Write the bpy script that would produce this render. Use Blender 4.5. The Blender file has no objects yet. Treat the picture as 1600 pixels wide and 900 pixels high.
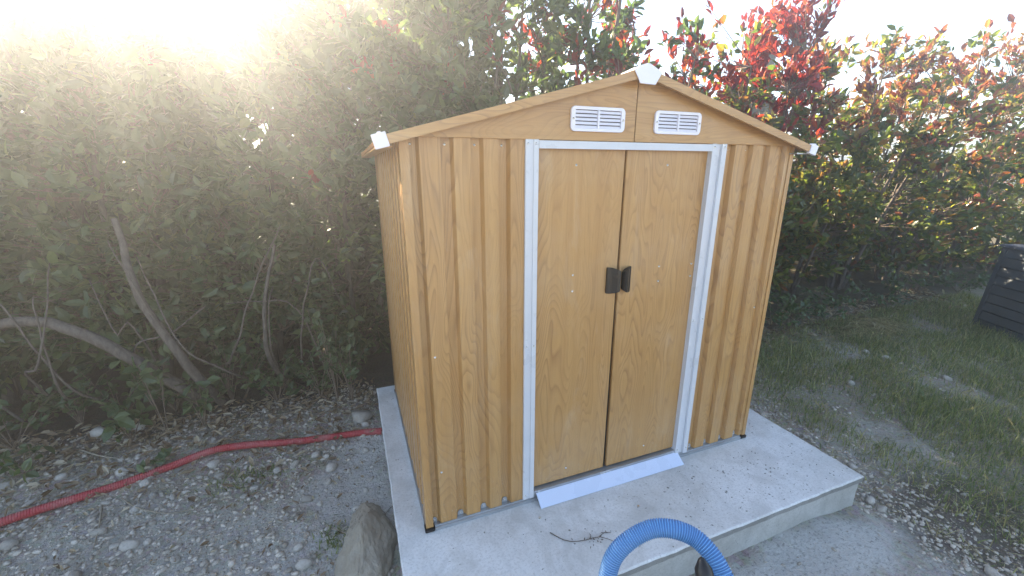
import bpy, math, random
import numpy as np
from mathutils import Vector, Matrix, noise

rng = np.random.default_rng(7)
random.seed(7)
sc = bpy.context.scene
R = math.radians

# ------------------------------------------------------------------ camera
cam_data = bpy.data.cameras.new('camera')
cam = bpy.data.objects.new('camera', cam_data)
sc.collection.objects.link(cam)
cam_data.sensor_width = 36.0
cam_data.lens = 14.6746
cam_data.clip_start = 0.02
cam_data.clip_end = 3000.0
cr = Vector((0.93370, -0.35800, -0.0016)); cf = Vector((0.34434, 0.89826, -0.27422))
cr = (cr - cf * cr.dot(cf)).normalized(); cf.normalize(); cu = cr.cross(cf)
cam.matrix_world = Matrix(((cr.x, cu.x, -cf.x, -0.1878), (cr.y, cu.y, -cf.y, -1.5756),
                           (cr.z, cu.z, -cf.z, 1.6024), (0, 0, 0, 1)))
sc.camera = cam

# ------------------------------------------------------------------ sky, sun, exposure
SUN_EL, SUN_AZ = 28.0, -19.5          # azimuth from +y towards +x
world = bpy.data.worlds.new('World'); sc.world = world; world.use_nodes = True
wn = world.node_tree.nodes; wn.clear()
w_out = wn.new('ShaderNodeOutputWorld'); w_bg = wn.new('ShaderNodeBackground')
w_sky = wn.new('ShaderNodeTexSky'); w_sky.sky_type = 'NISHITA'; w_sky.sun_disc = False
w_sky.sun_elevation = R(SUN_EL); w_sky.sun_rotation = R(SUN_AZ)
w_sky.air_density = 0.75; w_sky.dust_density = 0.05; w_sky.ozone_density = 1.8
w_bg.inputs['Strength'].default_value = 0.10
world.node_tree.links.new(w_sky.outputs[0], w_bg.inputs['Color'])
world.node_tree.links.new(w_bg.outputs[0], w_out.inputs['Surface'])
sun_data = bpy.data.lights.new('sun', 'SUN')
sun_data.energy = 5.0; sun_data.angle = R(0.53); sun_data.color = (1.0, 0.93, 0.84)
sun = bpy.data.objects.new('sun', sun_data); sc.collection.objects.link(sun)
to_sun = Vector((math.sin(R(SUN_AZ)) * math.cos(R(SUN_EL)), math.cos(R(SUN_AZ)) * math.cos(R(SUN_EL)), math.sin(R(SUN_EL))))
sun.rotation_euler = to_sun.to_track_quat('Z', 'Y').to_euler()
sun.location = (-3, 8, 6)
sc.view_settings.view_transform = 'Standard'
sc.view_settings.look = 'None'
sc.view_settings.exposure = 2.8
sc.view_settings.gamma = 1.0
sc.view_settings.use_white_balance = True          # the phone's white balance for shade
sc.view_settings.white_balance_temperature = 8400
sc.view_settings.white_balance_tint = 10
sc.cycles.max_bounces = 6
sc.cycles.diffuse_bounces = 3
sc.cycles.transmission_bounces = 4
sc.cycles.volume_bounces = 0
sc.cycles.transparent_max_bounces = 8
sc.cycles.use_denoising = True

# ------------------------------------------------------------------ helpers
COL = sc.collection

def link_mesh(name, me, mat, parent=None):
    o = bpy.data.objects.new(name, me); COL.objects.link(o)
    if mat is not None and len(me.materials) == 0: me.materials.append(mat)
    if parent is not None: o.parent = parent
    return o

def tag(o, label=None, cat=None, group=None, kind=None):
    if label: o['label'] = label
    if cat: o['category'] = cat
    if group: o['group'] = group
    if kind: o['kind'] = kind
    return o

def empty(name, loc=(0, 0, 0), rz=0.0):
    o = bpy.data.objects.new(name, None); COL.objects.link(o)
    o.location = loc; o.rotation_euler = (0, 0, rz); o.empty_display_size = 0.1
    return o

def np_mesh(name, verts, faces, smooth=False):
    """verts (N,3) array, faces list of arrays each (M,k)"""
    me = bpy.data.meshes.new(name)
    verts = np.asarray(verts, np.float32)
    me.vertices.add(len(verts)); me.vertices.foreach_set('co', verts.ravel())
    idx = []; starts = []; tot = []; pos = 0
    for f in faces:
        f = np.asarray(f, np.int32)
        if f.size == 0: continue
        m, k = f.shape
        idx.append(f.ravel()); starts.append(pos + np.arange(m, dtype=np.int32) * k); tot.append(np.full(m, k, np.int32))
        pos += m * k
    idx = np.concatenate(idx); starts = np.concatenate(starts); tot = np.concatenate(tot)
    me.loops.add(len(idx)); me.loops.foreach_set('vertex_index', idx)
    me.polygons.add(len(starts)); me.polygons.foreach_set('loop_start', starts)
    try: me.polygons.foreach_set('loop_total', tot)
    except Exception: pass
    me.polygons.foreach_set('use_smooth', np.full(len(starts), smooth))
    me.update(calc_edges=True)
    return me

class MB:
    def __init__(s): s.v = []; s.f = []
    def add(s, vs, fs):
        n = len(s.v); s.v += [tuple(p) for p in vs]; s.f += [tuple(n + i for i in f) for f in fs]; return s
    def box(s, x0, x1, y0, y1, z0, z1):
        return s.add([(x0,y0,z0),(x1,y0,z0),(x1,y1,z0),(x0,y1,z0),(x0,y0,z1),(x1,y0,z1),(x1,y1,z1),(x0,y1,z1)],
                     [(0,3,2,1),(4,5,6,7),(0,1,5,4),(1,2,6,5),(2,3,7,6),(3,0,4,7)])
    def prism(s, poly, fn, a, b):
        """poly list of 2d points, fn(u,v,t)->xyz, extruded from t=a to t=b"""
        n = len(poly)
        vs = [fn(u, v, a) for u, v in poly] + [fn(u, v, b) for u, v in poly]
        fs = [tuple(range(n - 1, -1, -1)), tuple(range(n, 2 * n))] + [(i, (i + 1) % n, n + (i + 1) % n, n + i) for i in range(n)]
        return s.add(vs, fs)
    def sheet(s, prof, fn, a, b, t):
        """open profile polyline, given thickness t in v, extruded a..b, built as quads"""
        n = len(prof)
        vs = []
        for T in (a, b):
            vs += [fn(u, v, T) for u, v in prof] + [fn(u, v + t, T) for u, v in prof]
        fs = []
        for i in range(n - 1):
            fs += [(i, i+1, 2*n+i+1, 2*n+i), (n+i+1, n+i, 3*n+i, 3*n+i+1), (i+1, i, n+i, n+i+1), (2*n+i, 2*n+i+1, 3*n+i+1, 3*n+i)]
        fs += [(0, 2*n, 3*n, n), (n-1, 2*n-1, 4*n-1, 3*n-1)]
        return s.add(vs, fs)
    def dome(s, c, nrm, r, h, seg=8):
        nrm = Vector(nrm).normalized(); a = nrm.orthogonal().normalized(); b = nrm.cross(a); c = Vector(c)
        vs = []
        for (rr, hh) in ((r, 0), (r * .8, h * .7)):
            for k in range(seg):
                t = 2 * math.pi * k / seg
                vs.append(c + a * (rr * math.cos(t)) + b * (rr * math.sin(t)) + nrm * hh)
        vs.append(c + nrm * h)
        fs = [(k, (k+1) % seg, seg + (k+1) % seg, seg + k) for k in range(seg)] + [(seg + k, seg + (k+1) % seg, 2 * seg) for k in range(seg)]
        return s.add(vs, fs)
    def build(s, name, mat, parent=None, smooth=False, bevel=0.0, seg=2):
        me = bpy.data.meshes.new(name); me.from_pydata(s.v, [], s.f); me.update()
        if smooth: me.polygons.foreach_set('use_smooth', [True] * len(me.polygons))
        o = link_mesh(name, me, mat, parent)
        import bmesh
        bm = bmesh.new(); bm.from_mesh(me); bmesh.ops.recalc_face_normals(bm, faces=bm.faces)
        if bevel: bmesh.ops.bevel(bm, geom=list(bm.edges), offset=bevel, segments=seg, affect='EDGES', clamp_overlap=True)
        bm.to_mesh(me); bm.free()
        return o

def tube_arrays(paths, sides=6):
    """paths: list of (pts Nx3, radii N) -> verts, quads"""
    V = []; F = []; off = 0
    ang = np.arange(sides) * 2 * math.pi / sides
    ca, sa = np.cos(ang), np.sin(ang)
    for pts, rad in paths:
        pts = np.asarray(pts, float); rad = np.asarray(rad, float); n = len(pts)
        t = np.gradient(pts, axis=0); t /= np.linalg.norm(t, axis=1)[:, None] + 1e-12
        ref = np.array([0, 0, 1.]) if abs(t[0, 2]) < .9 else np.array([1., 0, 0])
        a = np.cross(t[0], ref); a /= np.linalg.norm(a)
        ring = np.zeros((n, sides, 3))
        for i in range(n):
            a = a - t[i] * (a @ t[i]); a /= np.linalg.norm(a) + 1e-12
            b = np.cross(t[i], a)
            ring[i] = pts[i] + rad[i] * (ca[:, None] * a + sa[:, None] * b)
        V.append(ring.reshape(-1, 3))
        i = np.arange(n - 1)[:, None] * sides; k = np.arange(sides)[None, :]; k2 = (k + 1) % sides
        F.append(np.stack([i + k, i + k2, i + sides + k2, i + sides + k], -1).reshape(-1, 4) + off)
        off += n * sides
    return np.concatenate(V), np.concatenate(F)

def smooth_path(ctrl, n):
    """Catmull-Rom through control points"""
    P = np.asarray(ctrl, float); P = np.vstack([2 * P[0] - P[1], P, 2 * P[-1] - P[-2]])
    m = len(P) - 3; out = []
    for q in np.linspace(0, m - 1e-6, n):
        i = int(q); t = q - i; p0, p1, p2, p3 = P[i:i + 4]
        out.append(.5 * ((2*p1) + (-p0+p2)*t + (2*p0-5*p1+4*p2-p3)*t*t + (-p0+3*p1-3*p2+p3)*t**3))
    out = np.array(out)
    # resample evenly
    s = np.concatenate([[0], np.cumsum(np.linalg.norm(np.diff(out, axis=0), axis=1))])
    q = np.linspace(0, s[-1], n)
    return np.stack([np.interp(q, s, out[:, k]) for k in range(3)], 1)

def unit(a): return a / (np.linalg.norm(a, axis=-1, keepdims=True) + 1e-9)

def leaf_arrays(c, d, nrm, L, W, fold=.25, droop=.12):
    """c,d,nrm (N,3); L,W (N,) -> verts (N*8,3), tris, quads : a leaf folded on its midrib"""
    d = unit(d); s = unit(np.cross(d, nrm)); n = np.cross(s, d)
    L = L[:, None]; W = W[:, None]
    def P(a, w, h): return c + d * (a * L) + s * (w * W) + n * (h * L)
    f = fold
    v = np.stack([P(0, 0, 0), P(.34, -.46, f*W/L*.5), P(.34, 0, 0), P(.34, .46, f*W/L*.5),
                  P(.70, -.38, f*W/L*.4 - droop*.4), P(.70, 0, -droop*.4), P(.70, .38, f*W/L*.4 - droop*.4), P(1, 0, -droop)], 1)
    N = len(c); o = (np.arange(N) * 8)[:, None]
    tri = np.concatenate([o + np.array([[0, 2, 1]]), o + np.array([[0, 3, 2]]), o + np.array([[4, 5, 7]]), o + np.array([[5, 6, 7]])])
    quad = np.concatenate([o + np.array([[1, 2, 5, 4]]), o + np.array([[2, 3, 6, 5]])])
    return v.reshape(-1, 3), tri, quad

# ------------------------------------------------------------------ materials
def new_mat(name):
    m = bpy.data.materials.new(name); m.use_nodes = True
    nt = m.node_tree; nt.nodes.clear()
    return m, nt

def N(nt, t, **kw):
    n = nt.nodes.new(t)
    for k, v in kw.items():
        if k in n.inputs.keys() if hasattr(n.inputs, 'keys') else False: n.inputs[k].default_value = v
        else: setattr(n, k, v)
    return n

def lk(nt, a, b): nt.links.new(a, b)

def math_node(nt, op, a, b=None, c=None):
    n = nt.nodes.new('ShaderNodeMath'); n.operation = op
    for i, x in enumerate((a, b, c)):
        if x is None: continue
        if isinstance(x, (int, float)): n.inputs[i].default_value = x
        else: lk(nt, x, n.inputs[i])
    return n.outputs[0]

def mix_col(nt, fac, a, b, mode='MIX'):
    n = nt.nodes.new('ShaderNodeMix'); n.data_type = 'RGBA'; n.blend_type = mode
    for i, x in ((0, fac), (6, a), (7, b)):
        if isinstance(x, (int, float)): n.inputs[i].default_value = x
        elif isinstance(x, tuple): n.inputs[i].default_value = x if len(x) == 4 else (*x, 1)
        else: lk(nt, x, n.inputs[i])
    return n.outputs[2]

def ramp(nt, fac, stops, interp='LINEAR'):
    n = nt.nodes.new('ShaderNodeValToRGB'); n.color_ramp.interpolation = interp
    el = n.color_ramp.elements
    while len(el) < len(stops): el.new(0.5)
    for e, (p, c) in zip(el, stops):
        e.position = p; e.color = (c, c, c, 1) if isinstance(c, (int, float)) else (*c, 1)
    lk(nt, fac, n.inputs[0]); return n.outputs[0]

def noise_tex(nt, vec, scale, detail=3, rough=.55, dist=0.0):
    n = nt.nodes.new('ShaderNodeTexNoise'); n.inputs['Scale'].default_value = scale
    n.inputs['Detail'].default_value = detail; n.inputs['Roughness'].default_value = rough; n.inputs['Distortion'].default_value = dist
    if vec is not None: lk(nt, vec, n.inputs['Vector'])
    return n.outputs['Fac']

def bsdf(nt, color=None, rough=.5, metal=0.0, spec=.5, bump=None, bstr=.3, bdist=.01):
    b = nt.nodes.new('ShaderNodeBsdfPrincipled'); o = nt.nodes.new('ShaderNodeOutputMaterial')
    if isinstance(color, tuple): b.inputs['Base Color'].default_value = (*color, 1)
    elif color is not None: lk(nt, color, b.inputs['Base Color'])
    if isinstance(rough, (int, float)): b.inputs['Roughness'].default_value = rough
    else: lk(nt, rough, b.inputs['Roughness'])
    b.inputs['Metallic'].default_value = metal; b.inputs['Specular IOR Level'].default_value = spec
    if bump is not None:
        bn = nt.nodes.new('ShaderNodeBump'); bn.inputs['Strength'].default_value = bstr; bn.inputs['Distance'].default_value = bdist
        lk(nt, bump, bn.inputs['Height']); lk(nt, bn.outputs[0], b.inputs['Normal'])
    lk(nt, b.outputs[0], o.inputs['Surface'])
    return b

def obj_vec(nt):
    return nt.nodes.new('ShaderNodeTexCoord').outputs['Object']

def wood_mat(name, across, along):
    """wood-grain foil printed on sheet metal; across / along are axis letters in shed space"""
    m, nt = new_mat(name)
    sep = nt.nodes.new('ShaderNodeSeparateXYZ'); lk(nt, obj_vec(nt), sep.inputs[0])
    ax = {'x': sep.outputs[0], 'y': sep.outputs[1], 'z': sep.outputs[2]}
    rnd = nt.nodes.new('ShaderNodeObjectInfo').outputs['Random']
    def vec(su, sv):
        c = nt.nodes.new('ShaderNodeCombineXYZ')
        lk(nt, math_node(nt, 'MULTIPLY_ADD', ax[across], su, math_node(nt, 'MULTIPLY', rnd, 37.0)), c.inputs[0])
        lk(nt, math_node(nt, 'MULTIPLY_ADD', ax[along], sv, math_node(nt, 'MULTIPLY', rnd, 91.0)), c.inputs[1])
        return c.outputs[0]
    # contour lines of a stretched field: cathedral arches
    f1 = noise_tex(nt, vec(8.5, 1.25), 1.0, 1.5, .45, .35)
    saw = math_node(nt, 'FRACT', math_node(nt, 'MULTIPLY', f1, 24.0))
    arch = ramp(nt, saw, [(0.0, 1.0), (.12, .6), (.38, .14), (.88, 0.0), (1.0, .9)])
    brk = ramp(nt, noise_tex(nt, vec(5, 1.0), 1.0, 2), [(.36, .3), (.6, 1.0)])
    arch = math_node(nt, 'MULTIPLY', arch, brk)
    fib = noise_tex(nt, vec(190, 3.2), 1.0, 3, .6)
    band = noise_tex(nt, vec(26, .22), 1.0, 3, .6)
    pore = ramp(nt, noise_tex(nt, vec(420, 14), 1.0, 1, .5), [(.60, 0.0), (.72, 1.0)])
    c = mix_col(nt, ramp(nt, band, [(.3, 0.0), (.7, 1.0)]), (.445, .226, .078), (.53, .292, .110))
    c = mix_col(nt, math_node(nt, 'MULTIPLY', ramp(nt, fib, [(.4, 0.0), (.72, 1.0)]), .35), c, (.40, .215, .085))
    c = mix_col(nt, math_node(nt, 'MULTIPLY', arch, .66), c, (.27, .12, .045))
    c = mix_col(nt, math_node(nt, 'MULTIPLY', pore, .28), c, (.27, .13, .05))
    dust = ramp(nt, noise_tex(nt, obj_vec(nt), 2.3, 4, .6), [(.45, 0.0), (.8, .16)])
    c = mix_col(nt, dust, c, (.55, .46, .36))
    rr = ramp(nt, noise_tex(nt, obj_vec(nt), 9, 3), [(.3, .30), (.7, .46)])
    spl = ramp(nt, noise_tex(nt, obj_vec(nt), 70, 3, .7), [(.60, 0.0), (.68, 1.0)])
    spl = math_node(nt, 'MULTIPLY', spl, ramp(nt, math_node(nt, 'ADD', ax['z'], math_node(nt, 'MULTIPLY', noise_tex(nt, obj_vec(nt), 4, 3), .25)), [(.18, .45), (.42, 0.0)]))
    c = mix_col(nt, spl, c, (.50, .45, .38))
    smear = ramp(nt, noise_tex(nt, vec(9, 2.2), 1.0, 5, .7, .6), [(.56, 0.0), (.78, .22)])
    c = mix_col(nt, smear, c, (.56, .48, .38))
    wav = noise_tex(nt, obj_vec(nt), 3.2, 2, .4)
    hgt = math_node(nt, 'ADD', math_node(nt, 'MULTIPLY', wav, 4.0), math_node(nt, 'MULTIPLY', fib, .06))
    bsdf(nt, c, rr, 0, .5, hgt, .35, .006)
    return m

def paint_mat(name, col, rough=.4, var=.06, dirt=(.4, .36, .3), dirt_amt=.18, scale=6, metal=0.0):
    m, nt = new_mat(name)
    v = obj_vec(nt)
    n1 = noise_tex(nt, v, scale, 5, .6)
    c = mix_col(nt, ramp(nt, n1, [(.3, 0.0), (.7, 1.0)]), tuple(x * (1 - var) for x in col), tuple(min(1, x * (1 + var)) for x in col))
    c = mix_col(nt, math_node(nt, 'MULTIPLY', ramp(nt, noise_tex(nt, v, scale * 4, 6, .7), [(.55, 0.0), (.8, 1.0)]), dirt_amt), c, dirt)
    r = ramp(nt, n1, [(.3, max(.05, rough - .1)), (.7, rough + .1)])
    bsdf(nt, c, r, metal, .5, noise_tex(nt, v, 120, 2), .04, .002)
    return m

WOOD_X = wood_mat('wood_print_front', 'x', 'z')
WOOD_Y = wood_mat('wood_print_side', 'y', 'z')
WOOD_H = wood_mat('wood_print_gable', 'z', 'x')
WHITE = paint_mat('white_painted_steel', (.58, .595, .63), .32, .05, dirt_amt=.30)
LILAC = paint_mat('white_plastic', (.76, .74, .80), .38, .02, dirt_amt=.06)
GALV = paint_mat('galvanised_steel', (.42, .44, .46), .38, .15, metal=.65)
RAMPM = paint_mat('pale_ramp_steel', (.62, .70, .86), .30, .02, dirt_amt=.05)
BLACKP = paint_mat('black_plastic', (.009, .0085, .009), .34, .1, dirt=(.06, .06, .06), dirt_amt=.2)
INNER_SHADE = paint_mat('painted_inside_shade', (.05, .045, .04), .8, .1)  # near-black colour standing in for shade behind openings
SCREW = paint_mat('zinc_screw', (.70, .69, .66), .28, .05, metal=.8, dirt_amt=.05)

def concrete_mat(name='concrete', k=1.0):
    m, nt = new_mat(name); v = obj_vec(nt)
    big = noise_tex(nt, v, 1.7, 5, .6, .3); med = noise_tex(nt, v, 9, 6, .65); fine = noise_tex(nt, v, 90, 4, .6)
    c = mix_col(nt, ramp(nt, big, [(.36, 0.0), (.64, 1.0)]), (.54, .53, .505), (.77, .77, .765))
    c = mix_col(nt, math_node(nt, 'MULTIPLY', ramp(nt, med, [(.42, 0.0), (.62, 1.0)]), .5), c, (.76, .76, .755))
    c = mix_col(nt, math_node(nt, 'MULTIPLY', ramp(nt, fine, [(.35, 1.0), (.52, 0.0)]), .32), c, (.36, .355, .34))
    # short scratches and specks, elongated and clustered
    mp = nt.nodes.new('ShaderNodeMapping'); mp.inputs['Scale'].default_value = (1, 2.6, 1); mp.inputs['Rotation'].default_value = (0, 0, .9); lk(nt, v, mp.inputs[0])
    sp = ramp(nt, noise_tex(nt, mp.outputs[0], 42, 4, .8, .4), [(.62, 0.0), (.67, 1.0)])
    sp = math_node(nt, 'MULTIPLY', sp, ramp(nt, noise_tex(nt, v, 3.1, 3), [(.42, 0.08), (.60, .75)]))
    c = mix_col(nt, sp, c, (.19, .185, .17))
    wv = nt.nodes.new('ShaderNodeTexWave'); wv.inputs['Scale'].default_value = 2.2; wv.inputs['Distortion'].default_value = 9.0; wv.inputs['Detail'].default_value = 4; wv.inputs['Detail Scale'].default_value = 1.6; lk(nt, v, wv.inputs['Vector'])
    c = mix_col(nt, math_node(nt, 'MULTIPLY', ramp(nt, wv.outputs['Fac'], [(.0, 1.0), (.12, 0.0)]), .16), c, (.42, .415, .40))
    c = mix_col(nt, ramp(nt, noise_tex(nt, v, 3.4, 6, .62, 1.2), [(.52, 0.0), (.60, .30), (.70, .42)]), c, (.45, .44, .415))
    c = mix_col(nt, ramp(nt, noise_tex(nt, v, 23, 5, .75), [(.60, 0.0), (.72, .55)]), c, (.80, .80, .795))
    # rust / damp tinge
    c = mix_col(nt, ramp(nt, noise_tex(nt, v, 2.6, 4, .6, .8), [(.58, 0.0), (.75, .25)]), c, (.47, .44, .37))
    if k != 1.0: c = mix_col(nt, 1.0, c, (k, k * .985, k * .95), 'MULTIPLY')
    h = math_node(nt, 'ADD', math_node(nt, 'MULTIPLY', med, .7), math_node(nt, 'MULTIPLY', fine, .35))
    bsdf(nt, c, .82, 0, .3, h, .35, .006)
    return m
CONCRETE = concrete_mat()
CONCRETE_SIDE = concrete_mat('darker_side_concrete', .66)  # same concrete, darker for the side faces
CONCRETE_EDGE = concrete_mat('dark_edge_concrete', .40)  # same concrete, darkest in the band along the top edge

def ground_mat():
    m, nt = new_mat('soil'); v = obj_vec(nt)
    sep = nt.nodes.new('ShaderNodeSeparateXYZ'); lk(nt, v, sep.inputs[0]); X, Y = sep.outputs[0], sep.outputs[1]
    def spot(cx, cy, rx, ry, soft=.35):
        dx = math_node(nt, 'DIVIDE', math_node(nt, 'SUBTRACT', X, cx), rx); dy = math_node(nt, 'DIVIDE', math_node(nt, 'SUBTRACT', Y, cy), ry)
        d = math_node(nt, 'SQRT', math_node(nt, 'ADD', math_node(nt, 'MULTIPLY', dx, dx), math_node(nt, 'MULTIPLY', dy, dy)))
        d = math_node(nt, 'ADD', d, math_node(nt, 'MULTIPLY', math_node(nt, 'SUBTRACT', noise_tex(nt, v, 5, 5, .65), .5), 1.5))
        return ramp(nt, d, [(.55, 1.0), (.55 + soft, 0.0)])
    n1 = noise_tex(nt, v, 1.1, 5, .6); n2 = noise_tex(nt, v, 7, 6, .68); n3 = noise_tex(nt, v, 45, 5, .7)
    c = mix_col(nt, ramp(nt, n2, [(.3, 0.0), (.72, 1.0)]), (.32, .272, .212), (.63, .56, .475))
    c = mix_col(nt, math_node(nt, 'MULTIPLY', ramp(nt, n3, [(.45, 0.0), (.75, 1.0)]), .6), c, (.46, .425, .375))
    vor = nt.nodes.new('ShaderNodeTexVoronoi'); vor.inputs['Scale'].default_value = 38; lk(nt, v, vor.inputs['Vector'])
    c = mix_col(nt, .22, c, vor.outputs['Color'], 'SOFT_LIGHT')
    # humus under the hedge, brown bare soil and weedy green on the right
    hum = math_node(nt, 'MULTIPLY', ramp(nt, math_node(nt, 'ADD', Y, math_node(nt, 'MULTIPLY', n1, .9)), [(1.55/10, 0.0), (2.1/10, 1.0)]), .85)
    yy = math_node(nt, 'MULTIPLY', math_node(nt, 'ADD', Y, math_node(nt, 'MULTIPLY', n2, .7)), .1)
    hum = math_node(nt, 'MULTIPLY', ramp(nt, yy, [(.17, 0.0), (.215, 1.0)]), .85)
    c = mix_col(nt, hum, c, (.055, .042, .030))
    right = ramp(nt, math_node(nt, 'MULTIPLY', math_node(nt, 'ADD', X, math_node(nt, 'MULTIPLY', n1, .8)), .1), [(.27, 0.0), (.36, 1.0)])
    c = mix_col(nt, math_node(nt, 'MULTIPLY', right, math_node(nt, 'MULTIPLY', ramp(nt, n2, [(.35, .2), (.6, .9)]), .5)), c, (.19, .185, .10))
    c = mix_col(nt, math_node(nt, 'MULTIPLY', spot(2.75, -.75, .6, .5), .75), c, (.125, .098, .075))
    # cement and plaster dust
    for (cx, cy, rx, ry, a) in ((1.75, -.64, .66, .24, .97), (-.32, .62, .32, .58, .80), (-.22, 1.05, .14, .2, .85), (-.9, .35, .6, .45, .55), (-.45, .05, .38, .32, .6), (-1.5, .75, .5, .3, .4), (3.0, -.2, .55, .35, .25), (2.1, -.95, .35, .25, .4), (4.0, .9, .8, .3, .3)):
        c = mix_col(nt, math_node(nt, 'MULTIPLY', spot(cx, cy, rx, ry, .45), a), c, (.70, .675, .635))
    sp = ramp(nt, noise_tex(nt, v, 60, 3, .75), [(.34, 1.0), (.46, 0.0)])
    c = mix_col(nt, math_node(nt, 'MULTIPLY', sp, .5), c, (.10, .085, .07))
    # open meadow far away
    far = ramp(nt, math_node(nt, 'MULTIPLY', Y, .01), [(.05, 0.0), (.07, 1.0)])
    c = mix_col(nt, far, c, mix_col(nt, n2, (.10, .14, .04), (.20, .21, .08)))
    # unseen pale ground behind the viewer, added to bounce sun onto the shed
    bounce_ground = ramp(nt, math_node(nt, 'MULTIPLY_ADD', Y, -.1, math_node(nt, 'MULTIPLY', n1, .1)), [(.30, 0.0), (.48, 1.0)])
    c = mix_col(nt, bounce_ground, c, mix_col(nt, n3, (.40, .37, .32), (.56, .53, .47)))
    h = math_node(nt, 'ADD', n2, math_node(nt, 'MULTIPLY', n3, .6))
    bsdf(nt, c, .95, 0, .2, h, 1.0, .06)
    return m
SOIL = ground_mat()

def leaf_mat(name, stops, trans=.40, gloss=.30, spec=.5):
    """stops: colour ramp over the random value of each single leaf"""
    m, nt = new_mat(name)
    g = nt.nodes.new('ShaderNodeNewGeometry')
    c = ramp(nt, g.outputs['Random Per Island'], stops)
    v = obj_vec(nt)
    c = mix_col(nt, ramp(nt, noise_tex(nt, v, 60, 3), [(.4, 0.0), (.75, .35)]), c, mix_col(nt, 1.0, c, (.6, .62, .5), 'MULTIPLY'))
    p = nt.nodes.new('ShaderNodeBsdfPrincipled'); lk(nt, c, p.inputs['Base Color'])
    p.inputs['Roughness'].default_value = gloss; p.inputs['Specular IOR Level'].default_value = spec
    t = nt.nodes.new('ShaderNodeBsdfTranslucent')
    lk(nt, mix_col(nt, 1.0, c, (1.9, 2.0, .9), 'MULTIPLY'), t.inputs['Color'])
    ms = nt.nodes.new('ShaderNodeMixShader'); ms.inputs[0].default_value = trans
    lk(nt, p.outputs[0], ms.inputs[1]); lk(nt, t.outputs[0], ms.inputs[2])
    o = nt.nodes.new('ShaderNodeOutputMaterial'); lk(nt, ms.outputs[0], o.inputs['Surface'])
    return m
LEAF_GREEN = leaf_mat('hedge_leaf_green', [(0, (.036, .066, .030)), (.35, (.060, .104, .045)), (.7, (.090, .140, .064)), (.92, (.125, .172, .085)), (1, (.18, .21, .09))])
LEAF_MIX = leaf_mat('hedge_leaf_mixed', [(0, (.040, .062, .022)), (.35, (.065, .098, .030)), (.62, (.115, .14, .042)), (.85, (.18, .18, .055)), (.94, (.20, .10, .04)), (1, (.18, .045, .035))], trans=.48)
LEAF_RED = leaf_mat('young_leaf_red', [(0, (.10, .010, .018)), (.45, (.22, .018, .026)), (.8, (.34, .035, .035)), (1, (.42, .11, .045))], trans=.42)
LEAF_BRONZE = leaf_mat('young_leaf_bronze', [(0, (.10, .03, .03)), (.45, (.22, .055, .045)), (.75, (.26, .13, .06)), (1, (.28, .24, .075))], trans=.42)
LEAF_PINK = leaf_mat('young_leaf_pink', [(0, (.14, .035, .035)), (.4, (.28, .07, .06)), (.75, (.30, .15, .08)), (1, (.27, .26, .08))], trans=.42)
LEAF_DARK = leaf_mat('evergreen_leaf', [(0, (.020, .036, .016)), (.6, (.034, .056, .024)), (1, (.06, .085, .034))], trans=.22)
DENSE = dict(gap=-.10, leaves_per=(7, 12), leafL=(.06, .125))
LEAF_LOW = leaf_mat('undergrowth_leaf', [(0, (.045, .080, .036)), (.5, (.075, .120, .052)), (1, (.125, .170, .075))], trans=.3, gloss=.4)
LEAF_DRY = leaf_mat('dry_leaf', [(0, (.16, .10, .065)), (.4, (.27, .19, .13)), (.75, (.40, .31, .22)), (1, (.50, .43, .34))], trans=.12, gloss=.7, spec=.2)
GRASS = leaf_mat('grass_blade', [(0, (.10, .132, .050)), (.5, (.16, .20, .078)), (.8, (.26, .275, .12)), (1, (.46, .41, .24))], trans=.35, gloss=.5)
STRAW = leaf_mat('straw', [(0, (.26, .21, .12)), (.6, (.38, .32, .19)), (1, (.50, .45, .30))], trans=.3, gloss=.6, spec=.2)
CONIFER = leaf_mat('conifer_leaf', [(0, (.018, .032, .016)), (1, (.042, .066, .030))], trans=.15, gloss=.6)

def bark_mat(name, a, b):
    m, nt = new_mat(name); v = obj_vec(nt)
    mp = nt.nodes.new('ShaderNodeMapping'); mp.inputs['Scale'].default_value = (1, 1, .35); lk(nt, v, mp.inputs[0])
    n = noise_tex(nt, mp.outputs[0], 40, 5, .7)
    bsdf(nt, mix_col(nt, ramp(nt, n, [(.3, 0.0), (.7, 1.0)]), a, b), .9, 0, .2, n, .6, .01)
    return m
BARK = bark_mat('bark', (.075, .060, .050), (.185, .155, .13))
TWIG = bark_mat('twig_bark', (.12, .085, .065), (.27, .21, .16))
DRYSTICK = bark_mat('dry_stick', (.22, .18, .13), (.42, .36, .28))

def stone_mat(name, a, b, dust=(.52, .51, .49), island=False):
    m, nt = new_mat(name); v = obj_vec(nt)
    n = noise_tex(nt, v, 18, 6, .65); n2 = noise_tex(nt, v, 5, 4, .6)
    src = nt.nodes.new('ShaderNodeNewGeometry').outputs['Random Per Island'] if island else nt.nodes.new('ShaderNodeObjectInfo').outputs['Random']
    c = mix_col(nt, src, a, b)
    c = mix_col(nt, math_node(nt, 'MULTIPLY', ramp(nt, n, [(.35, 0.0), (.7, 1.0)]), .45), c, dust)
    c = mix_col(nt, math_node(nt, 'MULTIPLY', ramp(nt, n2, [(.45, 0.0), (.7, 1.0)]), .3), c, tuple(x * .5 for x in a))
    bsdf(nt, c, .9, 0, .25, n, .5, .01)
    return m
STONE = stone_mat('limestone', (.33, .285, .235), (.60, .54, .47))
GRAVEL = stone_mat('gravel_stone', (.23, .192, .15), (.62, .55, .47), dust=(.64, .585, .51), island=True)
ROCK = stone_mat('brown_rock', (.30, .255, .195), (.33, .28, .215), dust=(.48, .44, .38))

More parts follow.
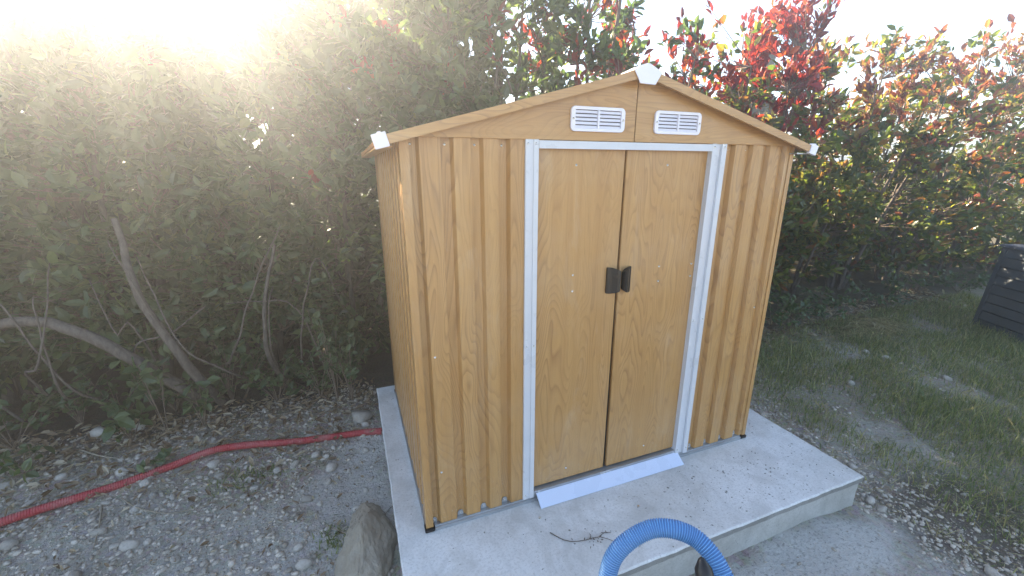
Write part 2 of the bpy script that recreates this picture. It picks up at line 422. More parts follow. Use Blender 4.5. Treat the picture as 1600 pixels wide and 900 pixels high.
# ------------------------------------------------------------------ ground
def ground_z(x, y):
    b = -0.185
    if x > 1.9: b -= .035 * min(1, (x - 1.9) / .4) * max(0, min(1, (.4 - y) / .8))
    if y > 1.3: b += .10 * min(1, (y - 1.3) / 1.2)          # mounds up under the hedge
    if x > 3: b += .05 * min(1, (x - 3) / 4)
    p = Vector((x, y, 0))
    b += .030 * noise.noise(p * 1.3) + .016 * noise.noise(p * 4.1 + Vector((3, 1, 0))) + .007 * noise.noise(p * 13.0)
    return b

def axis(lo, hi, step, far):
    a = list(np.arange(lo, hi + 1e-6, step)); s = step
    while a[-1] < far: s *= 1.5; a.append(a[-1] + s)
    b = []; s = step; q = lo
    while q > -far: s *= 1.5; q -= s; b.append(q)
    return np.array(b[::-1] + a)
gx = axis(-3.6, 7.6, .045, 1500); gy = axis(-1.6, 2.8, .045, 1500)
GV = []; 
for yy in gy:
    for xx in gx:
        near = -60 < xx < 60 and -60 < yy < 60
        GV.append((xx, yy, ground_z(xx, yy) if near else -.03))
nx, ny = len(gx), len(gy)
i = np.arange(ny - 1)[:, None] * nx; k = np.arange(nx - 1)[None, :]
GF = np.stack([i + k, i + k + 1, i + nx + k + 1, i + nx + k], -1).reshape(-1, 4)
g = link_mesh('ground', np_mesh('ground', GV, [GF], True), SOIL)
tag(g, kind='structure')

# ------------------------------------------------------------------ concrete slab
SX0, SX1, SY0, SY1 = -0.134, 2.273, -0.49, 1.454
def slab():
    bm_v = []; bm_f = []
    # rings from top (inner edge) down: (inset, z)
    rings = [(.007, 0.0), (.002, -.003), (.0, -.008), (.003, -.038), (.012, -.042), (.014, -.12), (.012, -.42)]
    pts = []
    n = 90
    def edge(a, b, m): return [(a[0] + (b[0]-a[0])*t/m, a[1] + (b[1]-a[1])*t/m) for t in range(m)]
    c = [(SX0, SY0), (SX1, SY0), (SX1, SY1), (SX0, SY1)]
    loop = edge(c[0], c[1], n) + edge(c[1], c[2], 70) + edge(c[2], c[3], n) + edge(c[3], c[0], 70)
    M = len(loop)
    cx, cy = (SX0 + SX1) / 2, (SY0 + SY1) / 2
    for q, (ins, z) in enumerate(rings):
        for (x, y) in loop:
            w = .0035 * noise.noise(Vector((x * 9, y * 9, z * 14))) + .002 * noise.noise(Vector((x * 31, y * 31, z * 30)))
            dx = ins + w
            px = x; py = y
            if abs(x - SX0) < 1e-6: px = x + dx
            if abs(x - SX1) < 1e-6: px = x - dx
            if abs(y - SY0) < 1e-6: py = y + dx
            if abs(y - SY1) < 1e-6: py = y - dx
            zz = z + (.0022 * noise.noise(Vector((x * 22, y * 22, 5))) if 0 < q < 5 else 0)
            bm_v.append((px, py, zz))
    for q in range(len(rings) - 1):
        for j in range(M):
            bm_f.append((q*M + j, (q+1)*M + j, (q+1)*M + (j+1) % M, q*M + (j+1) % M))
    bm_f.append(tuple(range(M)))
    me = bpy.data.meshes.new('concrete_slab'); me.from_pydata(bm_v, [], bm_f); me.update()
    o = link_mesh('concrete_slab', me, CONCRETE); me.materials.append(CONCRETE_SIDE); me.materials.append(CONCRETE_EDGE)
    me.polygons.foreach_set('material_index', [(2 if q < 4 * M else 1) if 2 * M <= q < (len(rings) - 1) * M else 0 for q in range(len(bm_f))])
    return tag(o, 'thick pale grey concrete slab carrying the wood-look garden shed', 'slab')
slab()

# ------------------------------------------------------------------ shed
W, D, H = 1.95, 1.34, 1.712
XR = 0.972                       # ridge
def roof_z(x): return 1.989 - .268 * abs(x - XR)
shed = empty('garden_shed', (0, 0, 0))
tag(shed, 'wood-look metal garden shed with pitched roof and two sliding doors', 'shed')

def FX(u, v, t): return (u, v, t)           # front sheets: u=x, v=depth y, t=z
def channel_profile(x0, x1, rights, d=.020):
    p = [(x0, 0.0)]
    for r in rights:
        a, b, c, e = r - .0500, r - .0470, r - .011, r
        if a <= x0:
            p = [(x0, d)]
        else: p += [(a, 0.0), (b, d)]
        p += [(c, d), (e, 0.0)]
    p.append((x1, 0.0))
    return p
LR = [.064, .189, .303, .411]; RR = [1.560, 1.675, 1.790, 1.905]
screw_me = None
def screw(p, nrm, parent, r=.0052, h=.0032):
    b = MB().dome((0, 0, 0), (0, -1, 0), r, h, 8) if False else None
    global screw_me
    if screw_me is None:
        t = MB().dome((0, 0, 0), (0, 0, 1), .0052, .0034, 9)
        o = t.build('screw', SCREW, parent, True); screw_me = o.data
    else:
        o = link_mesh('screw', screw_me, SCREW, parent)
    o.location = p; o.rotation_euler = Vector(nrm).to_track_quat('Z', 'Y').to_euler()
    return o

wl = MB().sheet(channel_profile(.027, .476, LR), FX, .026, 1.716, .0015).build('wall_panel', WOOD_X, shed)
wr = MB().sheet(channel_profile(1.490, 1.938, RR), FX, .026, 1.716, .0015).build('wall_panel', WOOD_X, shed)
for par, rs in ((wl, LR), (wr, RR)):
    for r in rs:
        screw((r - .03, .020, 1.690), (0, -1, 0), par)
        screw((r - .03, .0145, .040), (0, -1, 0), par)
screw((.078, 0, .86), (0, -1, 0), wl); screw((1.86, 0, .86), (0, -1, 0), wr); screw((.078, 0, .30), (0, -1, 0), wl)
# galvanised tabs at the feet of the channels
for r in LR + RR:
    MB().prism([(-.013, 0), (.013, 0), (.013, .018), (.007, .028), (-.007, .028), (-.013, .018)], lambda u, v, t, r=r: (r - .03 + u, t, .026 + v), .0150, .0185).build('rail_tab', GALV, shed)
# side and back walls
def SL(u, v, t): return (v - .002, u, t)
def side_profile(a, b): 
    p = [(a, 0.0)]; q = a + .05
    while q + .07 < b:
        p += [(q, 0), (q + .010, .012), (q + .044, .012), (q + .054, 0)]; q += .115
    return p + [(b, 0)]
MB().sheet(side_profile(.045, D - .03), SL, .026, 1.716, .0015).build('wall_panel', WOOD_Y, shed)
MB().sheet([(u, -v) for u, v in side_profile(.045, D - .03)], lambda u, v, t: (W + v, u, t), .026, 1.716, .0015).build('wall_panel', WOOD_Y, shed)
MB().sheet([(u, -v) for u, v in side_profile(.03, W - .03)], lambda u, v, t: (u, D + v, t), .026, 1.70, .0015).build('wall_panel', WOOD_X, shed)
# corner trims: angle profiles
def corner(sx, x0, sy, y0, a, b, mat):
    t = .002
    poly = [(x0, y0), (x0 + sx*a, y0), (x0 + sx*a, y0 + sy*t), (x0 + sx*t, y0 + sy*t), (x0 + sx*t, y0 + sy*b), (x0, y0 + sy*b)]
    MB().prism(poly, FX, .022, 1.716).build('corner_trim', mat, shed)
corner(1, -.006, 1, -.004, .033, .052, WOOD_X)
corner(-1, W + .006, 1, -.004, .026, .05, WOOD_X)
corner(1, -.006, -1, D + .004, .04, .05, WOOD_Y)
corner(-1, W + .006, -1, D + .004, .04, .05, WOOD_Y)
# feet
for (fx, fy) in ((-.012, -.012), (W - .033, -.012), (-.012, D - .03), (W - .033, D - .03)):
    MB().prism([(0, 0), (.045, 0), (.045, .042), (0, .042)], lambda u, v, t, fx=fx, fy=fy: (fx + u, fy + v, t), .001, .021).build('corner_foot', BLACKP, shed, bevel=.003)
# base rails
MB().prism([(-.010, .001), (.020, .001), (.020, .025), (-.002, .025), (-.002, .018), (-.010, .016)], lambda u, v, t: (t, u, v), .034, .545).build('base_rail', GALV, shed)
MB().prism([(-.010, .001), (.020, .001), (.020, .025), (-.002, .025), (-.002, .018), (-.010, .016)], lambda u, v, t: (t, u, v), 1.425, W - .034).build('base_rail', GALV, shed)
MB().box(-.010, .02, .034, D - .034, .001, .025).build('base_rail', GALV, shed)
MB().box(W - .02, W + .010, .034, D - .034, .001, .025).build('base_rail', GALV, shed)
# door posts
def post(x0, name):
    w = .064
    prof = [(0, 0), (0, -.010), (.024, -.010), (.0255, -.0065), (.034, -.0065), (.0355, -.010), (.056, -.010), (.056, .034), (.050, .034), (.050, 0)]
    return MB().prism([(x0 + u, v) for u, v in prof], FX, .027, 1.713).build('door_post', WHITE, shed)
p1 = post(.470, '')
for q in (p1,):
    screw((.481, -.010, 1.698), (0, -1, 0), q); screw((.515, -.010, 1.698), (0, -1, 0), q); screw((.481, -.010, .845), (0, -1, 0), q); screw((.515, -.010, .845), (0, -1, 0), q); screw((.481, -.010, .05), (0, -1, 0), q)
prof = [(0, .034), (0, -.012), (.024, -.012), (.027, -.001), (.055, -.001), (.058, -.012), (.086, -.012), (.086, .002), (.006, .004), (.006, .034)]
p2 = MB().prism([(1.406 + u, v) for u, v in prof], FX, .027, 1.713).build('door_post', WHITE, shed)
for x in (1.418, 1.480): 
    for z in (1.698, .845, .06): screw((x, -.012, z), (0, -1, 0), p2)
MB().prism([(-.012, 1.680), (-.012, 1.710), (.034, 1.710), (.034, 1.706), (-.008, 1.706), (-.008, 1.680)], lambda u, v, t: (t, u, v), .5265, 1.4055).build('door_lintel', WHITE, shed)
# doors
def door(xa_t, xa_b, xb_t, xb_b, screws):
    z0, z1, y0, y1 = .064, 1.690, .015, .033
    b = MB().add([(xa_b, y0, z0), (xb_b, y0, z0), (xb_b, y1, z0), (xa_b, y1, z0), (xa_t, y0, z1), (xb_t, y0, z1), (xb_t, y1, z1), (xa_t, y1, z1)],
                 [(0, 3, 2, 1), (4, 5, 6, 7), (0, 1, 5, 4), (1, 2, 6, 5), (2, 3, 7, 6), (3, 0, 4, 7)])
    o = b.build('door', WOOD_X, shed, bevel=.0025, seg=2)
    for x, z in screws: screw((x, y0, z), (0, -1, 0), o)
    return o
d1 = door(.522, .522, .9475, .9430, [(.709, 1.618), (.713, 1.146), (.713, 1.071), (.716, .125)])
d2 = door(.9555, .9620, 1.409, 1.409, [(1.179, 1.618), (1.186, 1.147), (1.189, 1.073), (1.386, 1.144), (1.387, 1.081), (1.200, .13)])
# dark strip behind the door gap, painted to stand in for inside shade
MB().box(.90, 1.0, .040, .046, .06, 1.69).build('gap_shade_strip', INNER_SHADE, shed)
def handle(par, x_out, x_in, zc):
    y = .0148; h = .062; s = 1 if x_in > x_out else -1; w = abs(x_in - x_out)
    # section from the outer edge (at the door) rising to a grip near the meeting edge
    sec = [(0, 0, h), (0, -.012, h), (.28, -.020, h*.99), (.62, -.040, h*.90), (.86, -.043, h*.80), (1.0, -.030, h*.70), (.98, -.014, h*.66), (.80, -.008, h*.70), (.62, 0, h*.80)]
    vs = []
    for zs in (-1, 1):
        for u, v, hh in sec: vs.append((x_out + s*u*w, y + v, zc + zs*hh))
    n = len(sec)
    fs = [tuple(range(n)), tuple(range(2*n-1, n-1, -1))] + [(k, (k+1) % n, n + (k+1) % n, n + k) for k in range(n)]
    o = MB().add(vs, fs).build('handle', BLACKP, par, bevel=.0022, seg=2)
    return o
handle(d1, .886, .948, 1.106); handle(d2, 1.017, .962, 1.102)
# sill and ramp
sl = MB().box(.5265, 1.4055, -.006, .034, .026, .056).build('door_sill', GALV, shed)
for x in (.556, .92, .936, .958, .974, 1.395): screw((x, -.006, .049), (0, -1, 0), sl, .004)
MB().prism([(-.0075, .044), (-.0065, .0425), (-.068, .0022), (-.069, .0045)], lambda u, v, t: (t, u, v), .541, 1.424).build('threshold_ramp', RAMPM, shed)
# gables
GY = -.007
def gable(xa, xb, name):
    pts = [(xa, 1.7125), (xb, 1.7125)]
    top = [(xb, roof_z(xb) - .012), (xa, max(roof_z(xa) - .012, 1.7135))]
    o = MB().prism(pts + top, lambda u, v, t: (u, t, v), GY, GY + .006).build('gable_panel', WOOD_H, shed, bevel=.0012, seg=1)
    return o
g1 = gable(.0, XR - .0018, ''); g2 = gable(XR + .0018, W, '')
MB().prism([(.0, 1.712), (W, 1.712), (W, 1.72), (XR, 1.97), (.0, 1.72)], lambda u, v, t: (u, t, v), D - .003, D + .003).build('gable_panel', WOOD_H, shed)
# vents
def rrect(w, h, r, seg=4):
    out = []
    for cx, cy, a0 in ((w/2 - r, h/2 - r, 0), (-w/2 + r, h/2 - r, 90), (-w/2 + r, -h/2 + r, 180), (w/2 - r, -h/2 + r, 270)):
        for k in range(seg + 1):
            a = R(a0 + 90 * k / seg); out.append((cx + r * math.cos(a), cy + r * math.sin(a)))
    return out
def vent(cx, cz, w, h):
    y = GY - .001
    o_ = rrect(w, h, .018); i_ = rrect(w - .038, h - .024, .004)
    n = len(o_); vs = []
    for t in (y, y - .007): vs += [(cx + u, t, cz + v) for u, v in o_]
    vs += [(cx + u * .992, y - .009, cz + v * .98) for u, v in o_]
    vs += [(cx + u, y - .009, cz + v) for u, v in i_] + [(cx + u, y, cz + v) for u, v in i_]
    fs = []
    for q in range(4):
        for k in range(n): fs.append((q*n + k, q*n + (k+1) % n, (q+1)*n + (k+1) % n, (q+1)*n + k))
    fr = MB().add(vs, fs).build('vent', LILAC, shed)
    iw, ih = w - .038, h - .024
    MB().box(cx - iw/2, cx + iw/2, y - .0008, y - .0002, cz - ih/2, cz + ih/2).build('vent_shade_backing', INNER_SHADE, fr)  # dark sheet painted in for the shade between louvres
    MB().box(cx - .004, cx + .004, y - .0095, y - .001, cz - ih/2 + .0005, cz + ih/2 - .0005).build('mullion', LILAC, fr)
    for k in range(5):
        z = cz - ih/2 + ih * (k + .5) / 5
        for s in (-1, 1):
            xa, xb = (cx - iw/2 + .001, cx - .0045) if s < 0 else (cx + .0045, cx + iw/2 - .001)
            MB().prism([(y - .0085, z - .0062), (y - .0065, z - .0068), (y - .0005, z + .0030), (y - .0018, z + .0044)], lambda u, v, t: (t, u, v), xa, xb).build('louvre', LILAC, fr)
    for s in (-1, 1): screw((cx + s * (w/2 - .010), y - .009, cz), (0, -1, 0), fr)
vent(.786, 1.794, .252, .094); vent(1.190, 1.794, .252, .094)
# roof
YF, YB = -.058, D + .05
def roof_side(s):
    x_out = XR - s * 1.055
    L = abs(XR - x_out)
    prof = [(YF + .004, 0.0)]; q = YF + .06
    while q + .06 < YB:
        prof += [(q, 0), (q + .010, -.012), (q + .044, -.012), (q + .054, 0)]; q += .125
    prof.append((YB, 0))
    def fn(u, v, t): 
        x = XR - s * t * L
        return (x, u, roof_z(x) - .006 + v)
    MB().sheet(prof, fn, 0.0, 1.0, -.0012).build('roof_panel', WOOD_Y, shed)
    # folded trim along the sloping front edge
    t = .033
    def f2(u, v, k):
        x = XR - s * (.0 + k * (L + .0)); return (x, u, roof_z(x) + v)
    MB().prism([(YF, 0.0), (YF + .042, 0.0), (YF + .042, -.003), (YF + .003, -.003), (YF + .003, -t + .002), (YF + .014, -t + .002), (YF + .014, -t), (YF, -t)], f2, 0.0, 1.0).build('roof_trim', WOOD_H, shed)
    MB().prism([(YB + .004, 0.0), (YB - .04, 0.0), (YB - .04, -.003), (YB + .001, -.003), (YB + .001, -t), (YB + .004, -t)], f2, 0.0, 1.0).build('roof_trim', WOOD_H, shed)
    # eave rail under the side overhang
    xo = x_out
    rw = .05 if s > 0 else .10
    MB().box(min(xo, xo + s*rw), max(xo, xo + s*rw), YF + .016, YB - .02, roof_z(xo) - .034, roof_z(xo) - .0285).build('eave_rail', GALV if s < 0 else WOOD_Y, shed)
    # white square cap on the corner, set to the slope
    cs, sn = math.cos(math.atan(.268)), math.sin(math.atan(.268))
    def cap(u, v, t):
        px, pz = xo + s * .012, roof_z(xo + s * .012) - .015
        return (px + s * (u * cs - v * sn), t, pz + u * sn + v * cs)
    MB().prism([(-.024, -.025), (.024, -.025), (.024, .023), (.010, .023), (.008, .027), (-.002, .027), (-.004, .023), (-.024, .023)], cap, YF - .006, YF + .012).build('eave_cap', LILAC, shed, bevel=.0015, seg=1)
roof_side(1); roof_side(-1)
# ridge cap
def ridge_cap():
    zr = roof_z(XR)
    out = [(-.066, -.012), (-.008, .014), (.008, .014), (.070, -.014), (.040, -.062), (-.034, -.060), (-.046, -.040)]
    b = MB().prism([(XR + u, zr + v) for u, v in out], lambda u, v, t: (u, t, v), YF - .007, YF - .003)
    o = b.build('ridge_cap', LILAC, shed, bevel=.0012, seg=1)
    b = MB()
    top = [(-.066, -.0115), (-.008, .0145), (.008, .0145), (.070, -.0135), (.070, -.0165), (.008, .0115), (-.008, .0115), (-.066, -.0145)]
    b.prism([(XR + u, zr + v) for u, v in top], lambda u, v, t: (u, t, v), YF - .0025, YF + .085).build('cap_saddle', LILAC, o)
ridge_cap()
MB().prism([(-.05, -.011), (0, .0045), (.05, -.011), (.05, -.008), (0, .0075), (-.05, -.008)], lambda u, v, t: (XR + u, t, roof_z(XR) + v), YF + .0855, YB).build('ridge_strip', WOOD_Y, shed)

# ------------------------------------------------------------------ hedge
def stem_curve(base, top, r0, n=9, wob=.10):
    t = np.linspace(0, 1, n)[:, None]
    p = base + (top - base) * t
    ph = rng.uniform(0, 6.28, 3); fr = rng.uniform(2.0, 5.0, 3)
    off = np.stack([np.sin(t[:, 0] * fr[k] + ph[k]) - math.sin(ph[k]) for k in range(3)], 1) * wob * np.array([1, 1, .15])
    # spread: bow outwards first then upwards
    p = p + off * np.linspace(0, 1, n)[:, None]
    return p, np.linspace(r0, r0 * .22, n)

def shrub(name, label, x, y, h, rx, ry, zlo, n_cl, leaf_main, red_top=0.0, red_mat=None, seed=0, stems=5, r0=.03, leafL=(.07, .135),
          gap=-.15, front_low=.0, extra_tall=0, stem_top=None, leaves_per=(7, 12), cat='shrub', group='photinia shrubs of the hedge', lean=0):
    global rng
    rng = np.random.default_rng(1000 + seed)
    z0 = ground_z(x, y)
    root = empty(name, (x, y, z0)); tag(root, label, cat, group)
    paths = []; samples = []
    for k in range(stems):
        a = 2 * math.pi * (k + rng.uniform(-.3, .3)) / stems
        rr = rng.uniform(.25, .85)
        b = np.array([math.cos(a) * .10, math.sin(a) * .08, -.05])
        hh = h * rng.uniform(.78, 1.0)
        t = np.array([math.cos(a) * rx * rr + lean, math.sin(a) * ry * rr, hh])
        p, r = stem_curve(b, t, r0 * rng.uniform(.7, 1.15))
        paths.append((p, r)); samples.append(p[1:])
        # main side limbs
        for q in range(3):
            i0 = rng.integers(2, 7); s = p[i0]
            a2 = rng.uniform(0, 6.28); ln = rng.uniform(.35, .8) * min(rx, .9)
            e = s + np.array([math.cos(a2) * ln, math.sin(a2) * ln * .8, rng.uniform(.25, .7)])
            pp, r2 = stem_curve(s, e, r[i0] * .6, 6, .06); paths.append((pp, r2)); samples.append(pp[1:])
    V, F = tube_arrays(paths, 7)
    link_mesh('trunk', np_mesh('trunk', V, [F], True), BARK, root)
    S = np.concatenate(samples)
    # foliage clusters
    C = []
    tries = 0
    nseed = Vector((seed * 7.3, seed * 3.1, seed))
    while len(C) < n_cl and tries < n_cl * 40:
        tries += 1
        u = rng.uniform(-1, 1, 3)
        q = (abs(u[0])**2.6 + abs(u[1])**2.6 + abs(u[2])**3.2)
        if q > 1 or (q < .30 and rng.random() < .75): continue
        zz = zlo + (u[2] * .5 + .5) * (h - zlo) 
        if zz < .9 and u[1] > .2 and rng.random() < .6: continue
        p = Vector((x + u[0] * rx, y + u[1] * ry, zz))
        if noise.noise(p * 1.9 + nseed) < gap: continue
        top = .30 * noise.noise(Vector((p.x * 2.3, p.y * 2.0, 3.3)))
        C.append((u[0] * rx + lean * zz / h, u[1] * ry, zz + top * (zz / h) ** 3))
    # sprays that stick out of the top
    for k in range(extra_tall):
        a = rng.uniform(0, 6.28); rr = rng.uniform(0, .8)
        C.append((math.cos(a) * rx * rr + lean, math.sin(a) * ry * rr, h + rng.uniform(.05, .45)))
    C = np.array(C); n_c = len(C)
    # connect to stems
    d = C[:, None, :] - S[None, :, :]
    dist = np.linalg.norm(d, axis=2) + np.where(d[:, :, 2] < .02, .6, 0)
    j = dist.argmin(1); A = S[j]
    tw = []
    mid = (A + C) / 2 + rng.normal(0, .05, C.shape)
    for a, m, c in zip(A, mid, C):
        t = np.array([0, .35, .7, 1.0])[:, None]
        tw.append(((1 - t)**2 * a + 2 * t * (1 - t) * m + t * t * c, np.array([.0065, .005, .0035, .002])))
    V, F = tube_arrays(tw, 3)
    tag(link_mesh('twigs', np_mesh('twigs', V, [F], True), TWIG, root), kind='stuff')
    # leaves along the outer part of every twig
    dirs = unit(C - mid)
    per = rng.integers(leaves_per[0], leaves_per[1], n_c)
    ci = np.repeat(np.arange(n_c), per); n = len(ci)
    tt = 1 - rng.beta(1, 2.2, n) * .62
    pos = (1 - tt)[:, None]**2 * A[ci] + (2 * tt * (1 - tt))[:, None] * mid[ci] + (tt**2)[:, None] * C[ci]
    pos += rng.normal(0, .018, (n, 3))
    out = unit(rng.normal(0, 1, (n, 3)))
    dv = unit(dirs[ci] * .75 + out * .9 + np.array([0, 0, .10]))
    up = unit(np.array([0, -.25, .8]) + rng.normal(0, .8, (n, 3)))
    L = rng.uniform(leafL[0], leafL[1], n); Wd = L * rng.uniform(.40, .56, n)
    hf = C[ci, 2] / h
    red = rng.random(n_c) < np.clip((C[:, 2] / h - .55) / .4, 0, 1) * red_top + red_top * .06
    rl = red[ci]
    for msk, nm, mt in ((~rl, 'crown', leaf_main), (rl, 'young_leaves', red_mat)):
        if msk.sum() < 3 or mt is None: continue
        V, T, Q = leaf_arrays(pos[msk], dv[msk] + (np.array([0, 0, .5]) if nm != 'crown' else 0), up[msk], L[msk], Wd[msk])
        o = link_mesh(nm, np_mesh(nm, V, [T, Q], False), mt, root)
        tag(o, kind='stuff')
    return root

TALL = [  # x, y, h, rx, ry, zlo, clusters, main, red, redmat, kwargs, label
 (-4.7, 2.5, 3.3, .75, .75, .10, 600, LEAF_GREEN, .0, None, dict(), 'dense green hedge shrub at the far left end, beyond the red conduit'),
 (-3.7, 2.45, 2.95, .80, .80, .10, 800, LEAF_GREEN, .0, None, DENSE, 'dense green hedge shrub at the left picture edge, behind the start of the red conduit'),
 (-2.75, 2.45, 2.85, .78, .80, .15, 980, LEAF_GREEN, .0, None, dict(DENSE, stems=4, r0=.05), 'tall green hedge shrub with thick arching trunk in the glare'),
 (-1.85, 2.45, 2.85, .75, .80, .20, 980, LEAF_GREEN, .0, None, dict(DENSE, stems=4, r0=.05), 'tall green hedge shrub with bare slanting trunks behind the white stones'),
 (-1.0, 2.5, 2.88, .74, .80, .15, 980, LEAF_GREEN, .015, LEAF_RED, dict(DENSE, stems=5, r0=.04), 'green hedge shrub behind the middle of the red conduit'),
 (-.2, 2.45, 3.0, .72, .85, .05, 980, LEAF_GREEN, .03, LEAF_RED, dict(DENSE, stems=4, r0=.03), 'green hedge shrub hugging the left rear corner of the shed'),
 (.62, 2.45, 3.6, .70, .70, .2, 700, LEAF_GREEN, .06, LEAF_RED, dict(stems=4, r0=.045, gap=-.12), 'hedge shrub with a few orange leaves above the left roof slope'),
 (1.35, 2.5, 3.8, .68, .65, .2, 620, LEAF_GREEN, .12, LEAF_RED, dict(stems=5, r0=.065, gap=-.06), 'hedge shrub with two thick dark trunks rising behind the roof'),
 (2.15, 2.45, 3.7, .68, .65, .2, 540, LEAF_GREEN, .45, LEAF_RED, dict(stems=5, r0=.055, gap=-.02), 'open hedge shrub with forked trunk and red tips left of the ridge cap'),
 (2.95, 2.5, 3.35, .62, .60, .2, 330, LEAF_GREEN, .7, LEAF_RED, dict(stems=4, r0=.035, gap=.04), 'thin see-through hedge shrub with scarlet tips behind the ridge cap'),
 (3.75, 2.4, 2.85, .62, .70, .15, 420, LEAF_MIX, .65, LEAF_RED, dict(stems=4, r0=.035, gap=-.08, extra_tall=8), 'loose hedge shrub with red tips right behind the right roof slope'),
 (4.55, 2.3, 3.05, .64, .75, .10, 520, LEAF_MIX, .85, LEAF_RED, dict(stems=5, r0=.04, gap=-.08, extra_tall=60), 'tallest hedge shrub crowned with a dense bunch of scarlet leaves'),
 (5.4, 2.3, 2.75, .68, .8, .22, 410, LEAF_MIX, .6, LEAF_BRONZE, dict(stems=5, r0=.026, gap=.0, extra_tall=26), 'bronze and green hedge shrub just right of the scarlet crowned one'),
 (6.35, 2.25, 2.85, .74, .85, .28, 440, LEAF_MIX, .6, LEAF_BRONZE, dict(stems=7, r0=.030, gap=.0, extra_tall=30), 'bushy hedge shrub with many bare stems fanning from its foot'),
 (7.4, 2.2, 2.95, .78, .9, .22, 430, LEAF_MIX, .75, LEAF_PINK, dict(stems=5, r0=.026, gap=-.02, extra_tall=30), 'pink tipped hedge shrub to the left behind the dark compost bin'),
 (8.6, 2.1, 3.05, .88, .9, .08, 450, LEAF_MIX, .75, LEAF_PINK, dict(stems=5, r0=.026, gap=-.04, extra_tall=26), 'pink tipped hedge shrub right behind the dark compost bin'),
 (9.9, 2.0, 3.2, .95, .9, .08, 420, LEAF_MIX, .75, LEAF_PINK, dict(stems=5, r0=.026, gap=-.04, extra_tall=22), 'pale green pink tipped shrub at the right picture edge'),
 (11.3, 1.9, 3.3, 1.0, .9, .08, 460, LEAF_MIX, .5, LEAF_PINK, dict(stems=4, r0=.035, gap=-.10, extra_tall=14), 'last hedge shrub, farthest to the right'),
]
BACK = [(-5.6, 3.7, 'behind the far left end of the hedge'), (-4.4, 3.7, 'behind the left picture edge, in the brightest glare'), (-3.2, 3.65, 'behind the thick arching trunk of the hedge'),
        (-2.0, 3.6, 'behind the bare slanting trunks of the hedge'), (-.8, 3.6, 'behind the shrub in the middle of the red conduit'), (.35, 3.6, 'behind the left rear corner of the shed'),
        (1.6, 2.4, 'hidden low behind the shed roof'), (2.9, 2.35, 'low behind the thin see-through shrub'), (4.1, 2.1, 'low behind the loose red tipped shrub at the right roof slope'),
        (5.3, 1.85, 'low behind the scarlet crowned shrub'), (6.6, 1.55, 'low behind the fan of bare stems'), (7.9, 1.6, 'low behind the shrub left of the compost bin'),
        (9.3, 1.7, 'low behind the shrub at the compost bin'), (10.8, 1.7, 'low behind the shrub at the right picture edge'), (12.4, 1.8, 'low at the far right end of the hedge')]
FLECK_BLOCK = [(-4.6, 'at the hedge foot beyond the left picture edge'), (-3.6, 'at the hedge foot behind the heart shaped leaves'), (-2.6, 'at the hedge foot behind the rounded white stone'), (-1.6, 'at the hedge foot between the slanting trunks'), (-.6, 'at the hedge foot left of the shed'), (.4, 'at the hedge foot behind the left half of the shed'), (1.4, 'at the hedge foot behind the right half of the shed')]  # unseen low bushes, added to stop sun flecks under the hedge
for n_, (x, y, h, rx, ry, zlo, ncl, lm, red, rm, kw, lab) in enumerate(TALL):
    shrub('photinia_shrub', lab, x, y, h, rx, ry, zlo, ncl, lm, red, rm, seed=n_, **kw)
SHRUBS = [o for o in bpy.data.objects if o.name.startswith('photinia_shrub')]
def limb(root, pts, r0, r1):
    p = smooth_path(pts, 22) - np.array(root.location); p = p + np.array([[.012 * noise.noise(Vector(q) * 6), 0, .012 * noise.noise(Vector(q) * 6 + Vector((5, 0, 0)))] for q in p])
    V, F = tube_arrays([(p, np.linspace(r0, r1, 22))], 9); link_mesh('limb', np_mesh('limb', V, [F], True), BARK, root)
limb(SHRUBS[3], [(-1.32, 1.92, -.12), (-1.38, 1.70, .10), (-1.58, 1.62, .40), (-1.78, 1.60, .62), (-2.02, 1.62, .74), (-2.4, 1.75, .70), (-2.75, 1.9, .78)], .042, .024)
limb(SHRUBS[3], [(-1.22, 1.85, -.12), (-1.28, 1.68, .15), (-1.36, 1.62, .45), (-1.50, 1.66, .85), (-1.58, 1.8, 1.3)], .036, .018)
limb(SHRUBS[4], [(-.78, 1.95, -.12), (-.85, 1.72, .25), (-.82, 1.66, .65), (-.70, 1.72, 1.1)], .022, .010)
limb(SHRUBS[2], [(-2.62, 2.0, -.12), (-2.58, 1.75, .4), (-2.62, 1.68, .85), (-2.66, 1.75, 1.4)], .030, .018)
for k in range(14):
    xx = -2.7 + .17 * k; a0 = math.sin(k * 2.3)
    limb(SHRUBS[2 + min(3, k // 4)], [(xx, 1.85, .1 + .1 * a0), (xx + .12 * a0, 1.62, .45 + .2 * math.sin(k * 1.1)), (xx + .35 * a0, 1.58 + .05 * math.cos(k), .75 + .25 * math.sin(k * 1.7)), (xx + .55 * a0, 1.66, .95 + .3 * math.sin(k * .9))], .009, .003)
for n_, (x, h, lab) in enumerate(BACK):
    shrub('evergreen_bush', 'dark evergreen bush ' + lab, x, 3.65, h, .85, .6, .0, 640 if h > 3 else 400 if h > 1.8 else 320, LEAF_DARK, seed=60 + n_, stems=4, gap=-.5, leafL=(.10, .17), leaves_per=(9, 14), group='evergreen bushes behind the hedge')
for n_, (x, lab) in enumerate(FLECK_BLOCK):
    shrub('evergreen_bush', 'low evergreen bush added to block sun flecks ' + lab, x, 3.0, 1.0, .75, .4, .0, 240, LEAF_DARK, seed=90 + n_, stems=3, r0=.018, gap=-.6, leafL=(.09, .15), leaves_per=(9, 14), group='evergreen bushes behind the hedge')

